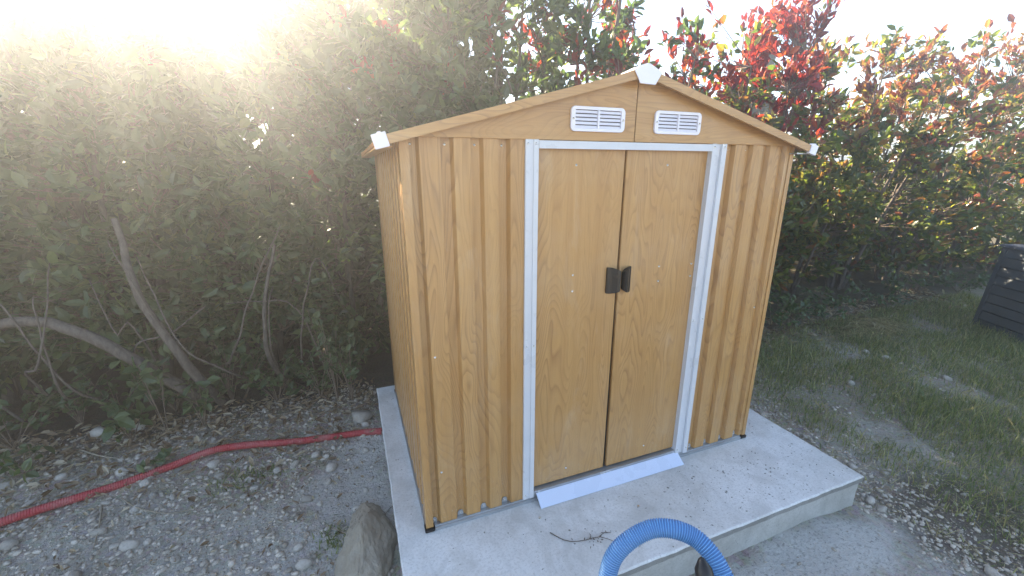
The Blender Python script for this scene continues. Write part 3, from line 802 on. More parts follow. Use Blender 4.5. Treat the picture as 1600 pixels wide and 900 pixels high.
# ------------------------------------------------------------------ red corrugated conduit
def corrugated(name, ctrl, r, pitch, depth, mat_a, label, cat, n_ctrl=400, sides=14, per=4, mat_b=None):
    p = smooth_path(ctrl, n_ctrl)
    length = np.linalg.norm(np.diff(p, axis=0), axis=1).sum()
    n = int(length / pitch * per)
    p = smooth_path(ctrl, n)
    ph = np.arange(n) % per
    prof = np.array([1.0, 1.0, 0.0, 0.0])[:per] if per == 4 else (ph < per / 2)
    rad = r - depth * (1 - prof[ph])
    V, F = tube_arrays([(p, rad)], sides)
    me = np_mesh(name, V, [F], False)
    o = link_mesh(name, me, mat_a); tag(o, label, cat)
    if mat_b is not None:
        me.materials.append(mat_b); seg = np.repeat(np.arange(n - 1) % per, sides); me.polygons.foreach_set('material_index', (seg != 0).astype(np.int32))
    return o
def plastic(name, col, dust=(.4, .36, .32), amt=.35, rough=.42):
    m, nt = new_mat(name); v = obj_vec(nt)
    d = ramp(nt, noise_tex(nt, v, 7, 6, .7), [(.45, 0.0), (.75, 1.0)])
    c = mix_col(nt, math_node(nt, 'MULTIPLY', d, amt), col, dust)
    bsdf(nt, c, rough, 0, .5, noise_tex(nt, v, 60, 3), .08, .003)
    return m
RED = plastic('red_plastic', (.42, .035, .045), amt=.38)
BLUE_DARK = plastic('dark_blue_plastic', (.045, .19, .42), amt=.12, dust=(.3, .36, .42), rough=.45)
BLUE = plastic('blue_plastic', (.11, .34, .64), amt=.14, dust=(.3, .4, .5), rough=.35)
hp = [(-3.0, .55), (-2.55, .78), (-2.05, 1.0), (-1.62, 1.14), (-1.4, 1.22), (-1.17, 1.28), (-.95, 1.265), (-.72, 1.215), (-.45, 1.18), (-.26, 1.14), (-.13, 1.10)]
corrugated('red_conduit', [(x, y, ground_z(x, y) + .024 + .012 * math.sin(x * 5)) for x, y in hp], .024, .0105, .0020, RED,
           'red corrugated plastic conduit lying on the gravel from picture edge to slab', 'hose')

# ------------------------------------------------------------------ blue hose
bp = [(.10, -.86, -.17), (.16, -.90, -.10), (.255, -.955, .22), (.286, -.955, .48), (.296, -.945, .627), (.303, -.935, .669), (.322, -.929, .711), (.360, -.933, .748), (.411, -.945, .773), (.453, -.970, .781),
      (.488, -.997, .772), (.504, -1.028, .758), (.510, -1.057, .738), (.512, -1.090, .700), (.52, -1.16, .56), (.56, -1.30, .22), (.66, -1.42, -.08), (.85, -1.50, -.18), (1.2, -1.52, -.19)]
hose = empty('vacuum_hose', (.10, -.86, -.19)); tag(hose, 'blue ribbed flexible hose looping up in front of the slab', 'hose')
o = corrugated('ribbed_tube', bp, .0215, .0054, .0020, BLUE, None, None, 900, 22, mat_b=BLUE_DARK)
for k in ('label', 'category'):
    if k in o: del o[k]
o.parent = hose; o.location = (-.10, .86, .19)
# black cuff handle clamped to the hose
hb = [(.500, -1.150, .50), (.455, -1.122, .66), (.436, -1.098, .745), (.434, -1.080, .790), (.436, -1.070, .806)]
pth = smooth_path(hb, 18); rad = np.interp(np.linspace(0, 1, 18), [0, .4, .75, .9, .97, 1], [.017, .0165, .019, .0195, .0165, .006])
V, F = tube_arrays([(pth, rad)], 16)
V = np.vstack([V, pth[-1:] + (pth[-1:] - pth[-2:-1]) * .2]); n0 = 17 * 16
T = np.array([[n0 + k, n0 + (k + 1) % 16, len(V) - 1] for k in range(16)])
o = link_mesh('hose_cuff', np_mesh('hose_cuff', V, [F, T], True), BLACKP, hose); o.location = (-.10, .86, .19)

# ------------------------------------------------------------------ compost bin
def composter():
    A = Vector((6.44, .76)); B = Vector((6.22, .34))
    u = (B - A); wdt = .72; u.normalize(); nrm = Vector((-u.y, u.x))   # along visible face
    if nrm.x < 0: nrm = -nrm
    c = A + u * wdt / 2 + nrm * wdt / 2
    z0 = ground_z(c.x, c.y) - .01
    root = empty('compost_bin', (c.x, c.y, z0), math.atan2(u.y, u.x))
    tag(root, 'dark slatted plastic compost bin by the hedge at the right edge', 'compost bin')
    Hh = .93
    M1 = paint_mat('bin_plastic', (.040, .052, .060), .5, .12, dirt=(.12, .12, .11), dirt_amt=.25)
    hw = wdt / 2
    nb = 9
    def half(z): return hw * (1 - .10 * z / Hh)
    for side in range(4):
        ang = side * math.pi / 2
        ca, sa = math.cos(ang), math.sin(ang)
        for k in range(nb):
            za, zb = Hh * k / nb + .003, Hh * (k + 1) / nb - .006
            ha, hb = half(za), half(zb)
            vs = []
            for (dep0, dep1) in ((0.010, -.004), (-.018, -.022)):
                for (xx, yy, zz) in ((-ha + .045, -ha - dep0, za), (ha - .045, -ha - dep0, za), (hb - .045, -hb - dep1, zb), (-hb + .045, -hb - dep1, zb)):
                    vs.append((xx * ca - yy * sa, xx * sa + yy * ca, zz))
            MB().add(vs, [(0, 1, 2, 3), (7, 6, 5, 4), (0, 4, 5, 1), (1, 5, 6, 2), (2, 6, 7, 3), (3, 7, 4, 0)]).build('slat', M1, root, bevel=.003, seg=1)
        # corner post
        vs = []
        for zz in (0, Hh):
            hz = half(zz) + .006
            for (xx, yy) in ((-hz - .002, -hz - .002), (-hz + .050, -hz - .002), (-hz + .050, -hz + .03), (-hz + .03, -hz + .050), (-hz - .002, -hz + .050)):
                vs.append((xx * ca - yy * sa, xx * sa + yy * ca, zz))
        MB().add(vs, [(0, 1, 2, 3, 4), (9, 8, 7, 6, 5)] + [(k, (k+1) % 5, 5 + (k+1) % 5, 5 + k) for k in range(5)]).build('corner_post', M1, root, bevel=.004, seg=1)
    t = half(Hh) + .025
    vs = [(-t, -t, Hh + .001), (t, -t, Hh + .001), (t, t, Hh + .001), (-t, t, Hh + .001), (-t, -t, Hh + .03), (t, -t, Hh + .03), (t, t, Hh + .03), (-t, t, Hh + .03), (0, 0, Hh + .085)]
    M2 = paint_mat('bin_lid_plastic', (.075, .09, .12), .4, .1)
    MB().add(vs, [(3, 2, 1, 0), (0, 1, 5, 4), (1, 2, 6, 5), (2, 3, 7, 6), (3, 0, 4, 7), (4, 5, 8), (5, 6, 8), (6, 7, 8), (7, 4, 8)]).build('lid', M2, root, bevel=.006)
composter()

# ------------------------------------------------------------------ stones
def icosphere(sub):
    import bmesh
    bm = bmesh.new(); bmesh.ops.create_icosphere(bm, subdivisions=sub, radius=1.0)
    v = np.array([p.co[:] for p in bm.verts]); f = np.array([[q.index for q in fc.verts] for fc in bm.faces]); bm.free()
    return v, f
ICO1 = icosphere(1); ICO2 = icosphere(2); ICO3 = icosphere(5)
def rock_shape(ico, seed, rough=.35, sq=(1, 1, 1), facets=9):
    r = np.random.default_rng(seed); v = ico[0].copy()
    for _ in range(facets):                      # cut by random planes: angular pieces
        n = unit(r.normal(0, 1, 3)); d = r.uniform(.55, .9)
        e = v @ n - d; v = v - np.where(e > 0, e, 0)[:, None] * n * .95
    dz = np.array([noise.noise(Vector(p) * 2.2 + Vector((seed, 0, 0))) for p in v])
    v = v * (1 + rough * .35 * dz)[:, None] * np.array(sq)
    return v
stone_meshes = []
for k in range(10):
    v = rock_shape(ICO2, 40 + k, .5, (1, rng.uniform(.65, .95), rng.uniform(.45, .7)))
    stone_meshes.append(np_mesh('stone', v, [ICO2[1]], True))
def stone(x, y, s, label, group=None, k=None, mat=STONE, name='stone'):
    me = stone_meshes[(k if k is not None else random.randrange(10))]
    o = link_mesh(name, me, mat); o.location = (x, y, ground_z(x, y) + s * .22); o.scale = (s, s, s)
    o.rotation_euler = (random.uniform(-.3, .3), random.uniform(-.3, .3), random.uniform(0, 6.28))
    tag(o, label, 'stone', group)
    return o
# big brown boulder beside the slab
v = rock_shape(ICO3, 23, .25, (1, 1, 1), 0)
r8 = np.random.default_rng(31)
for nn, dd in (((-.75, -.2, .62), .50), ((.6, .1, .75), .50), ((-.3, -.85, .35), .72), ((.25, .8, .5), .66), ((-.9, .3, .1), .66), ((.85, -.4, .2), .70), ((.1, -.45, .9), .62), ((-.45, .65, .6), .60), ((.7, .65, .25), .68)):
    nn = unit(np.array(nn)); e = v @ nn - dd; v = v - np.where(e > 0, e, 0)[:, None] * nn * .93
def fbm(p, o): return sum(noise.noise(p * f + Vector((o, 2 * o, 0))) / g for f, g in ((1.6, 1.0), (4.0, 2.2), (9.5, 4.2), (22.0, 8.0)))
v = v * (1 + .17 * np.array([fbm(Vector(p), 3.0) - .5 * abs(noise.noise(Vector(p) * 5.5)) + .10 * noise.noise(Vector(p) * 38) for p in v]))[:, None]
v = v * np.array([.172, .30, .125])
o = link_mesh('boulder', np_mesh('boulder', v, [ICO3[1]], False), ROCK); o.location = (-.272, .18, -.16); o.rotation_euler = (.05, .0, -.10)
tag(o, 'big jagged brown rock lying against the left edge of the slab', 'rock')
stone(-.26, 1.33, .105, 'grey stone wedged at the slab corner where the red conduit ends', k=1)
stone(-1.93, 1.74, .075, 'rounded white stone under the hedge, left of a smaller one', k=3)
stone(-1.72, 1.76, .05, 'smaller pale stone just right of the rounded white one under the hedge', k=4)
stone(-2.56, 2.0, .06, 'round whitish stone in the undergrowth at the left picture edge', k=5)
cnt = 0; r2 = np.random.default_rng(3)
def in_slab(x, y, m=.02): return SX0 - m < x < SX1 + m and SY0 - m < y < SY1 + m
for k in range(400):
    x, y = r2.uniform(-2.4, -.17), r2.uniform(-.1, 1.6)
    if math.hypot(x + .285, y - .19) < .24: continue
    if abs(y - np.interp(x, [p[0] for p in hp], [p[1] for p in hp])) < .06: continue
    s = .016 + .032 * r2.random() ** 2.0
    zone = ('near the brown rock' if math.hypot(x + .285, y - .19) < .42 else 'under the hedge edge, beyond the red conduit' if y > np.interp(x, [p[0] for p in hp], [p[1] for p in hp]) else
            'close to the left edge of the slab' if x > -.5 else 'just below the red conduit' if y > .85 else 'in the middle of the bare ground' if x > -1.2 else 'at the lower left picture corner')
    stone(x, y, s, ('large' if s > .036 else 'middling' if s > .026 else 'small') + ' grey stone on the gravel ' + zone, 'loose stones left of the slab', mat=STONE); cnt += 1
    if cnt >= 130: break
cnt = 0
while cnt < 90:
    t = r2.random()
    if t < .55: x = SX1 + abs(r2.normal(0, .16)) + .03; y = r2.uniform(-.5, 1.5)
    else: x, y = r2.uniform(2.3, 4.6), r2.uniform(-1.0, 1.4)
    s = .014 + .034 * r2.random() ** 2
    zone = ('in the strip along the right slab edge' if x < 2.6 else 'on bare ground before the compost bin' if x > 3.7 else 'by the shaded hedge foot on the right' if y > .7 else 'in the thin grass right of the slab' if y > -.2 else 'in the lower right picture corner')
    stone(x, y, s, ('large' if s > .034 else 'middling' if s > .024 else 'small') + ' grey stone ' + zone, 'loose stones right of the slab'); cnt += 1

def dusty(x, y, r):      # hardly any stones show where cement was spilt
    d = min(math.hypot((x - 1.75) / .62, (y + .66) / .24), math.hypot((x + .32) / .26, (y - .62) / .45))
    return d < 1 and r.random() < .85
# fine gravel (uncountable)
def scatter_gravel(name, n, sampler, smin, smax, seed, label):
    r = np.random.default_rng(seed); V = []; F = []; off = 0
    shapes = [rock_shape(ICO1, 200 + k, .5, (1, .8, .55), 5) for k in range(12)]
    while off < n * len(ICO1[0]):
        x, y = sampler(r)
        if in_slab(x, y) or dusty(x, y, r): continue
        s = smin + (smax - smin) * r.random() ** 3
        a = r.uniform(0, 6.28); c, d = math.cos(a), math.sin(a)
        v = shapes[r.integers(12)] * s * np.array([1, r.uniform(.6, 1), r.uniform(.6, 1)])
        v = np.stack([v[:, 0] * c - v[:, 1] * d + x, v[:, 0] * d + v[:, 1] * c + y, v[:, 2] + ground_z(x, y) + s * .15], 1)
        V.append(v); F.append(ICO1[1] + off); off += len(v)
    o = link_mesh(name, np_mesh(name, np.concatenate(V), [np.concatenate(F)], True), GRAVEL)
    tag(o, label, 'gravel', kind='stuff')
scatter_gravel('gravel', 10000, lambda r: (r.uniform(-2.7, -.14), r.uniform(-.15, 1.8)), .004, .024, 1, 'fine grey gravel covering the ground left of the slab')
scatter_gravel('gravel', 10000, lambda r: ((SX1 + abs(r.normal(0, .35)), r.uniform(-1.2, 1.7)) if r.random() < .4 else (r.uniform(1.2, 5.8), r.uniform(-1.3, 1.6))), .004, .021, 2, 'fine gravel mixed with soil right of and before the slab')

# the finest chips, eight faces each
OCT = (np.array([[1, 0, 0], [-1, 0, 0], [0, 1, 0], [0, -1, 0], [0, 0, 1], [0, 0, -1]], float), np.array([[0, 2, 4], [2, 1, 4], [1, 3, 4], [3, 0, 4], [2, 0, 5], [1, 2, 5], [3, 1, 5], [0, 3, 5]]))
def chips(n, sampler, seed, label):
    r = np.random.default_rng(seed); P = []
    while len(P) < n:
        x, y = sampler(r)
        if not in_slab(x, y) and not dusty(x, y, r): P.append((x, y, ground_z(x, y) + .001))
    P = np.array(P); sz = .0025 + .006 * r.random(n) ** 2; a = r.uniform(0, 6.28, n)
    v = OCT[0][None] * (sz[:, None, None] * r.uniform(.5, 1.3, (n, 6, 1)) * np.array([1, .8, .6]))
    v = np.stack([v[..., 0] * np.cos(a)[:, None] - v[..., 1] * np.sin(a)[:, None], v[..., 0] * np.sin(a)[:, None] + v[..., 1] * np.cos(a)[:, None], v[..., 2]], -1) + P[:, None]
    f = (OCT[1][None] + (np.arange(n) * 6)[:, None, None]).reshape(-1, 3)
    tag(link_mesh('stone_chips', np_mesh('stone_chips', v.reshape(-1, 3), [f]), GRAVEL), label, 'gravel', kind='stuff')
chips(12000, lambda r: (r.uniform(-2.7, -.14), r.uniform(-.15, 1.8)), 61, 'tiny stone chips in the dust left of the slab')
chips(9000, lambda r: (r.uniform(.9, 5.0), r.uniform(-1.3, 1.5)), 62, 'tiny stone chips in the dust right of and before the slab')
# ------------------------------------------------------------------ leaf litter, twigs
def litter(name, n, sampler, Lr, mat, seed, label, cat):
    r = np.random.default_rng(seed); P = []
    while len(P) < n:
        x, y = sampler(r)
        if in_slab(x, y, 0): continue
        P.append((x, y, ground_z(x, y) + r.uniform(.006, .03)))
    P = np.array(P); m = len(P)
    d = unit(np.stack([r.normal(0, 1, m), r.normal(0, 1, m), r.normal(0, .25, m)], 1))
    up = unit(np.stack([r.normal(0, .45, m), r.normal(0, .45, m), np.ones(m)], 1))
    L = r.uniform(Lr[0], Lr[1], m)
    V, T, Q = leaf_arrays(P, d, up, L, L * r.uniform(.3, .5, m), .9, -.2)
    o = link_mesh(name, np_mesh(name, V, [T, Q], False), mat); tag(o, label, cat, kind='stuff')
litter('leaf_litter', 1500, lambda r: (r.uniform(-3.2, -.15), 1.85 - abs(r.normal(0, .36))), (.025, .075), LEAF_DRY, 5, 'dry brown fallen leaves along the foot of the left hedge', 'leaf litter')
litter('leaf_litter', 380, lambda r: (r.uniform(-2.4, -.2), r.uniform(-.1, 1.5)), (.015, .05), LEAF_DRY, 6, 'scattered dry leaves on the gravel left of the slab', 'leaf litter')
litter('leaf_litter', 1500, lambda r: (r.uniform(2.4, 7.5), 1.75 - abs(r.normal(0, .32))), (.03, .085), LEAF_DRY, 7, 'dry brown fallen leaves along the foot of the right hedge', 'leaf litter')
def twig_obj(name, pts, r0, label, cat='twig', group=None, mat=DRYSTICK):
    p = smooth_path(pts, 14); V, F = tube_arrays([(p, np.linspace(r0, r0 * .4, 14))], 5)
    o = link_mesh(name, np_mesh(name, V, [F], True), mat); tag(o, label, cat, group)
    return o
def on_ground(pts, lift): return [(x, y, ground_z(x, y) + lift * (1 + .8 * math.sin(k * 2))) for k, (x, y) in enumerate(pts)]
twig_obj('dry_twig', on_ground([(-1.98, 1.60), (-1.82, 1.48), (-1.70, 1.42), (-1.66, 1.33)], .02), .007, 'pale bent twig above the red conduit below the white stone')
twig_obj('dry_twig', on_ground([(-1.55, 1.02), (-1.42, .88), (-1.25, .80), (-1.08, .80)], .012), .005, 'thin dry twig on the gravel below the red conduit')
twig_obj('dry_twig', on_ground([(-1.62, .98), (-1.56, .82), (-1.52, .66)], .012), .006, 'short straight twig at lower left, pointing towards the viewer')
twig_obj('dry_twig', on_ground([(2.5, -.30), (2.68, -.32), (2.85, -.25), (3.02, -.27)], .012), .005, 'pale dry stalk beside the right front corner of the slab')
r3 = np.random.default_rng(12)
for k in range(34):
    x, y = (r3.uniform(-2.5, -.25), r3.uniform(.1, 1.7)) if k < 20 else (r3.uniform(2.4, 4.5), r3.uniform(-.8, 1.5))
    a = r3.uniform(0, 3.14); l = r3.uniform(.08, .26)
    q = [(x + math.cos(a) * l * t + r3.normal(0, .012), y + math.sin(a) * l * t + r3.normal(0, .012)) for t in (0, .35, .7, 1)]
    side = 'left' if k < 20 else 'right'
    twig_obj('dry_twig', on_ground(q, .010), .0032, 'thin broken dry twig lying on the ground %s of the slab' % side, 'twig', 'broken twigs %s of the slab' % side)
# little dead sprig on the slab
sp = empty('dead_sprig', (.60, -.31, .001)); tag(sp, 'dead brown sprig lying on the slab left of the blue hose', 'twig')
for pts in ([(-.08, .10, .003), (-.03, .03, .004), (.05, .005, .004), (.12, .0, .003), (.17, -.05, .003)], [(.12, .0, .004), (.15, .008, .005), (.18, .0, .003)], [(.07, .004, .005), (.085, .018, .004), (.085, .03, .003)]):
    p = smooth_path(pts, 10); V, F = tube_arrays([(p, np.linspace(.0022, .0010, 10))], 5)
    link_mesh('stem', np_mesh('stem', V, [F], True), BARK, sp)
r4 = np.random.default_rng(8); n = 26
P = np.stack([r4.uniform(.04, .18, n), r4.uniform(-.04, .06, n), r4.uniform(.003, .012, n)], 1)
V, T, Q = leaf_arrays(P, unit(r4.normal(0, 1, (n, 3)) * np.array([1, 1, .3])), unit(r4.normal(0, .4, (n, 3)) + np.array([0, 0, 1.])), r4.uniform(.006, .016, n), r4.uniform(.003, .007, n))
o = link_mesh('shrivelled_leaves', np_mesh('shrivelled_leaves', V, [T, Q]), BARK, sp)
# crumbs of soil and mortar on the slab
r5 = np.random.default_rng(21); V = []; F = []; off = 0
for k in range(1500):
    if r5.random() < .55: x, y = r5.normal(1.7, .42), r5.normal(-.2, .24)
    else: x, y = r5.uniform(SX0 + .02, SX1 - .02), r5.uniform(SY0 + .02, SY1 - .02)
    if not (SX0 + .02 < x < SX1 - .02 and SY0 + .02 < y < SY1 - .02) or (-.02 < x < W + .02 and y > -.09): continue
    s = .0010 + .0028 * r5.random() ** 3
    v = ICO1[0] * s * np.array([r5.uniform(.6, 2.4), r5.uniform(.6, 1.5), .6]); a = r5.uniform(0, 6.3)
    v = np.stack([v[:, 0] * math.cos(a) - v[:, 1] * math.sin(a) + x, v[:, 0] * math.sin(a) + v[:, 1] * math.cos(a) + y, v[:, 2] + s * .5], 1)
    V.append(v); F.append(ICO1[1] + off); off += len(v)
o = link_mesh('crumbs', np_mesh('crumbs', np.concatenate(V), [np.concatenate(F)]), stone_mat('crumb_soil', (.16, .15, .13), (.36, .34, .31), island=True))
tag(o, 'dark crumbs of soil strewn over the slab', 'crumbs', kind='stuff')
for (x, y, lab) in ((.512, -.115, 'loose zinc screw on the slab below the left door post'), (.995, -.225, 'loose zinc nut on the slab in front of the doors')):
    b = MB().prism([(.006 * math.cos(R(a)), .006 * math.sin(R(a))) for a in range(0, 360, 60)], lambda u, v, t, x=x, y=y: (x + u, y + v, t), .0005, .0055)
    o = b.build('loose_fixing', SCREW); tag(o, lab, 'screw')

# ------------------------------------------------------------------ grass and weeds
def grass(name, n, sampler, hr, mat, seed, label, width=.0035, thr=None):
    r = np.random.default_rng(seed); P = []
    while len(P) < n:
        x, y = sampler(r)
        if in_slab(x, y, .01): continue
        if thr is not None and noise.noise(Vector((x * 1.7, y * 1.7, 4))) + .5 * noise.noise(Vector((x * 5, y * 5, 9))) < thr + r.normal(0, .12): continue
        P.append((x, y, ground_z(x, y) - .004))
    P = np.array(P); m = len(P)
    h = r.uniform(hr[0], hr[1], m) * r.uniform(.5, 1.0, m)
    a = r.uniform(0, 6.28, m); lean = r.uniform(.1, 1.3, m)
    dx = np.stack([np.cos(a), np.sin(a), np.zeros(m)], 1); sd = np.stack([-np.sin(a), np.cos(a), np.zeros(m)], 1)
    w = width * r.uniform(.6, 1.4, m)
    lv = []
    for t, ww in ((0, 1), (.4, .9), (.75, .6)):
        c = P + dx * (lean * h * t * t)[:, None] + np.array([0, 0, 1.]) * (h * (t - .25 * lean * t * t))[:, None]
        lv += [c - sd * (w * ww)[:, None], c + sd * (w * ww)[:, None]]
    t = 1.0; lv.append(P + dx * (lean * h)[:, None] + np.array([0, 0, 1.]) * (h * (1 - .25 * lean))[:, None])
    V = np.stack(lv, 1).reshape(-1, 3); o = (np.arange(m) * 7)[:, None]
    Q = np.concatenate([o + np.array([[0, 1, 3, 2]]), o + np.array([[2, 3, 5, 4]])]); T = o + np.array([[4, 5, 6]])
    ob = link_mesh(name, np_mesh(name, V, [T, Q]), mat); tag(ob, label, 'grass', kind='stuff')
    return P
def right_field(r):
    x = 2.7 + 5.2 * r.random() ** .8; y = r.uniform(-2.2, 1.45)
    return x, y
grass('grass', 66000, right_field, (.03, .13), GRASS, 31, 'patchy green wild grass right of the slab', width=.0021, thr=-.40)
grass('grass', 8000, lambda r: (r.uniform(3.2, 9.5), r.uniform(-2.0, 1.4)), (.07, .21), GRASS, 32, 'taller wild grass around the compost bin', width=.0026, thr=.2)
grass('dry_grass', 15000, right_field, (.03, .15), STRAW, 33, 'straw coloured dead grass blades right of the slab', width=.0017, thr=-.2)
grass('grass', 5000, lambda r: (r.uniform(2.45, 8.0), r.uniform(-1.6, 1.45)), (.015, .06), GRASS, 36, 'short thin weeds sprouting through the gravel on the right', width=.003)
grass('grass', 220, lambda r: (r.normal(-.95, .12), r.normal(.98, .07)), (.02, .06), GRASS, 34, 'small tuft of grass below the red conduit')
grass('grass', 120, lambda r: (r.normal(-.43, .04), r.normal(.30, .05)), (.02, .06), GRASS, 35, 'small tuft of grass left of the brown rock')
r9 = np.random.default_rng(91); m9 = 3000
xy = np.stack([2.45 + 4.5 * r9.random(m9) ** 1.3, r9.uniform(-1.5, 1.5, m9)], 1)
P9 = np.array([(x, y, ground_z(x, y) + r9.uniform(.004, .02)) for x, y in xy]); L9 = r9.uniform(.04, .14, m9)
V, T, Q = leaf_arrays(P9, np.stack([r9.normal(0, 1, m9), r9.normal(0, 1, m9), r9.normal(0, .12, m9)], 1), np.tile(np.array([[0, 0, 1.0]]), (m9, 1)), L9, L9 * .035, .3, .05)
tag(link_mesh('straw_bits', np_mesh('straw_bits', V, [T, Q]), STRAW), 'short bits of straw lying on the soil right of the slab', 'straw', kind='stuff')
# foxtail seed heads: many little awns round a bent stalk
r6 = np.random.default_rng(44); V = []; T = []; off = 0; stalks = []
for k in range(260):
    x, y = (r6.uniform(2.8, 5.5), r6.uniform(-1.3, 1.0))
    if noise.noise(Vector((x * 1.7, y * 1.7, 4))) < .02: continue
    z = ground_z(x, y); a = r6.uniform(0, 6.28); h = r6.uniform(.13, .28); ln = r6.uniform(.2, .6)
    dx = np.array([math.cos(a), math.sin(a), 0])
    pts = [np.array([x, y, z]) + dx * ln * h * t * t + np.array([0, 0, h * (t - .2 * t * t)]) for t in (0, .35, .7, 1.0)]
    stalks.append((pts, [.0012, .001, .0009, .0008]))
    ax = unit(pts[-1] - pts[-2]); 
    for q in range(26):
        t = q / 26; c = pts[-1] + ax * .055 * t
        o2 = unit(r6.normal(0, 1, 3)); o2 = unit(o2 - ax * (o2 @ ax)); tip = c + ax * .022 + o2 * .010; s2 = np.cross(ax, o2) * .0016
        V += [c - s2, c + s2, tip]; T.append((off, off + 1, off + 2)); off += 3
V2, F2 = tube_arrays(stalks, 3)
o = link_mesh('seed_grass', np_mesh('seed_grass', np.vstack([np.array(V), V2]), [np.array(T), F2 + off]), STRAW)
tag(o, 'pale foxtail seed heads standing among the grass on the right', 'grass', kind='stuff')

# low leafy plants: each a thing with stems and leaves
def low_plant(name, label, x, y, h, spread, n_st, n_lf, L, seed, wratio=.62, group=None, mat=LEAF_LOW):
    r = np.random.default_rng(500 + seed); z = ground_z(x, y)
    root = empty(name, (x, y, z)); tag(root, label, 'plant', group)
    st = []; P = []; Dv = []
    for k in range(n_st):
        a = r.uniform(0, 6.28); e = np.array([math.cos(a) * spread * r.uniform(.3, 1), math.sin(a) * spread * r.uniform(.3, 1), h * r.uniform(.45, 1)])
        m = e * .5 + np.array([0, 0, h * .22]) + r.normal(0, .02, 3)
        t = np.linspace(0, 1, 7)[:, None]; p = 2 * t * (1 - t) * m + t * t * e
        st.append((p, np.linspace(.004, .0015, 7)))
        for q in range(n_lf):
            tt = r.uniform(.3, 1.0); P.append(2 * tt * (1 - tt) * m + tt * tt * e + r.normal(0, .008, 3)); Dv.append(unit(e - m) * .5 + r.normal(0, .7, 3) + np.array([0, 0, .05]))
    V, F = tube_arrays(st, 4); link_mesh('stem', np_mesh('stem', V, [F], True), TWIG, root)
    P = np.array(P); Dv = np.array(Dv); m = len(P)
    Ls = r.uniform(L * .6, L * 1.2, m)
    V, T, Q = leaf_arrays(P, Dv, unit(r.normal(0, .4, (m, 3)) + np.array([0, -.25, 1.])), Ls, Ls * wratio * r.uniform(.85, 1.15, m), .25, .15)
    o = link_mesh('leaves', np_mesh('leaves', V, [T, Q]), mat, root); tag(o, kind='stuff')
LOW = [(-2.35, 1.72, .45, .35, 9, 9, .085, 'broad leaved bush at the lower left picture edge'),
       (-2.75, 1.9, .95, .40, 10, 9, .11, 'climber with big heart shaped leaves at the left picture edge'),
       (-1.55, 1.90, .50, .30, 8, 9, .085, 'leafy sprout right of the white stones under the hedge'),
       (-1.18, 1.86, .62, .26, 8, 9, .08, 'leafy sprig in front of the slanting trunks'),
       (-.85, 1.75, .38, .30, 9, 9, .065, 'low leafy plant between the trunks and the red conduit'),
       (-.55, 1.74, .42, .28, 9, 10, .055, 'small leaved plant near the slab, left of the corner plant'),
       (-.32, 1.62, .62, .22, 12, 10, .05, 'small leaved climber against the left rear slab corner'),
       (-1.46, 1.20, .10, .10, 5, 4, .06, 'little green weed growing over the red conduit'),
       (-2.15, 1.45, .22, .2, 7, 6, .07, 'green weed above the red conduit at lower left'),
       (3.35, 1.35, .32, .35, 10, 8, .055, 'dark green weed beside the right wall of the shed'),
       (4.9, 1.42, .34, .32, 10, 9, .06, 'bright green nettle patch below the bare stems of the hedge'),
       (4.35, 1.45, .42, .25, 9, 8, .06, 'dark leafy weed left of the bright nettle patch')]
SPOTS = ['at the far left under the hedge', 'left of the climber with heart shaped leaves', 'right of the climber with heart shaped leaves', 'behind the rounded white stone', 'left of the slanting trunks', 'between the slanting trunks', 'right of the slanting trunks',
         'behind the middle of the red conduit', 'above the right half of the red conduit', 'above the end of the red conduit', 'left of the small leaved climber', 'behind the small leaved climber']
LOW += [(-1.52, 1.63, .95, .20, 5, 10, .10, 'tall sprig of pale oval leaves in front of the arching limb'), (-1.30, 1.60, .52, .16, 5, 9, .085, 'sprig of pale leaves at the foot of the slanting trunk'), (-.42, 1.62, 1.05, .16, 6, 10, .06, 'tall thin sprig of small leaves left of the shed wall'), (-1.72, 1.62, .40, .16, 5, 9, .10, 'sprig of broad leaves above the rounded white stone')]
for k, lab in enumerate(SPOTS):
    LOW.append((-3.1 + .25 * k, 1.93 + .12 * math.sin(k * 2.4), .34 + .16 * math.sin(k * 1.7), .30, 11, 10, .06 + .012 * math.sin(k * 3.1), 'ivy clump growing ' + lab))
SPOTS = ['right behind the right wall of the shed', 'left of the dark leafy weed', 'behind the bright nettle patch', 'right of the bright nettle patch', 'behind the heap of dead straw', 'below the bronze hedge shrub', 'below the fan of bare stems', 'left of the compost bin', 'behind the compost bin', 'right behind the compost bin']
for k, lab in enumerate(SPOTS):
    LOW.append((2.9 + .62 * k, 1.60 + .10 * math.sin(k * 2.1), .38 + .14 * math.sin(k * 1.3), .42, 13, 10, .065, 'ivy clump growing ' + lab))
for k, (x, y, h, s, ns, nl, L, lab) in enumerate(LOW): low_plant('leafy_weed', lab, x, y, h, s, ns, nl, L, k)
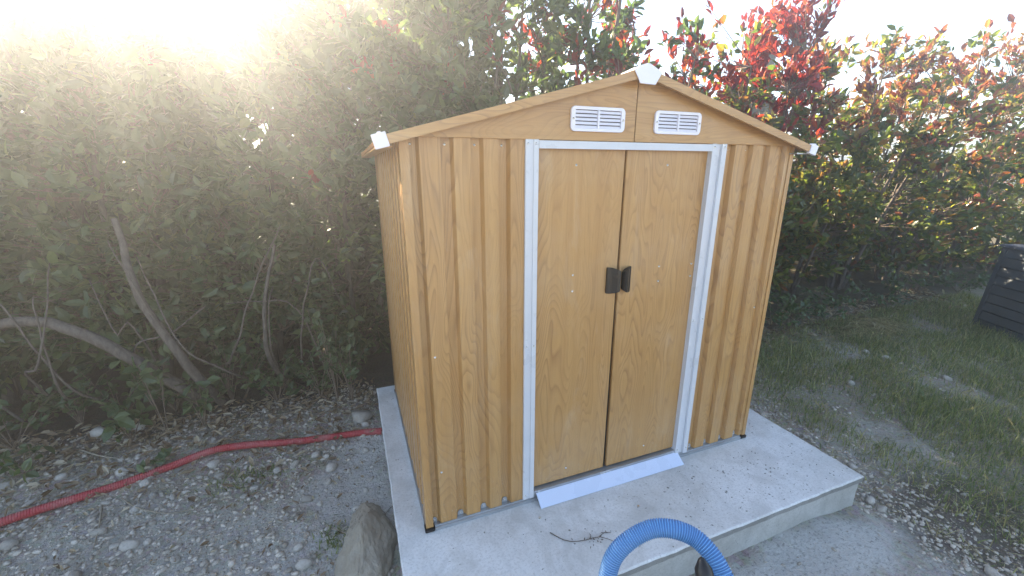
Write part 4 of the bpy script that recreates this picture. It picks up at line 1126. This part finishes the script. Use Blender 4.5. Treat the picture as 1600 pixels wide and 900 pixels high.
# dead grass heap by the hedge
r7 = np.random.default_rng(77); st = []
for k in range(420):
    x, y = r7.normal(5.15, .28), r7.normal(1.08, .13); z = ground_z(x, y)
    a = r7.uniform(0, 6.28); l = r7.uniform(.10, .28); hh = max(.01, .13 - .35 * math.hypot((x - 5.15) * .5, y - 1.08)) * r7.random()
    d = np.array([math.cos(a), math.sin(a), 0]); c = np.array([x, y, z + hh])
    st.append(([c - d * l / 2, c + np.array([0, 0, .03]), c + d * l / 2], [.0022, .0022, .0012]))
V, F = tube_arrays(st, 3)
o = link_mesh('dead_grass_heap', np_mesh('dead_grass_heap', V, [F]), STRAW); tag(o, 'heap of pulled dead straw below the bushes on the right', 'straw', kind='stuff')

# ------------------------------------------------------------------ dark conifer beyond the hedge
def conifer(x, y, h, rad, label):
    r = np.random.default_rng(9); z = ground_z(x, y)
    root = empty('cypress_tree', (x, y, z)); tag(root, label, 'tree')
    V, F = tube_arrays([(np.array([[0, 0, -.1], [0, 0, h * .5], [0, 0, h * .95]]), [.12, .08, .02])], 8)
    link_mesh('trunk', np_mesh('trunk', V, [F], True), BARK, root)
    n = 5200; t = r.random(n) ** .8; a = r.uniform(0, 6.28, n); rr = rad * np.sqrt(1 - t) * (.6 + .4 * np.sqrt(r.random(n))) * (1 + .18 * np.sin(a * 3 + t * 20))
    P = np.stack([np.cos(a) * rr, np.sin(a) * rr, .3 + t * (h - .3)], 1)
    d = unit(np.stack([np.cos(a) * .35, np.sin(a) * .35, np.ones(n)], 1) + r.normal(0, .25, (n, 3)))
    L = r.uniform(.16, .3, n)
    V, T, Q = leaf_arrays(P, d, unit(r.normal(0, 1, (n, 3))), L, L * .3)
    o = link_mesh('crown', np_mesh('crown', V, [T, Q]), CONIFER, root); tag(o, kind='stuff')
conifer(9.2, 6.6, 4.7, .62, 'dark cypress top rising behind the scarlet leaves')

# ------------------------------------------------------------------ scattering air added to imitate lens glare
HAZE = 0.020
def glare_haze():
    m, nt = new_mat('glare_haze_air')
    pv = nt.nodes.new('ShaderNodeVolumePrincipled'); o = nt.nodes.new('ShaderNodeOutputMaterial')
    pv.inputs['Color'].default_value = (.88, .93, 1.0, 1); pv.inputs['Density'].default_value = HAZE; pv.inputs['Anisotropy'].default_value = .77
    lk(nt, pv.outputs[0], o.inputs['Volume'])
    b = MB().box(-1700, 1700, -1700, 1700, -1.5, 5.3).build('glare_haze', m)
    tag(b, kind='stuff')
if HAZE: glare_haze()
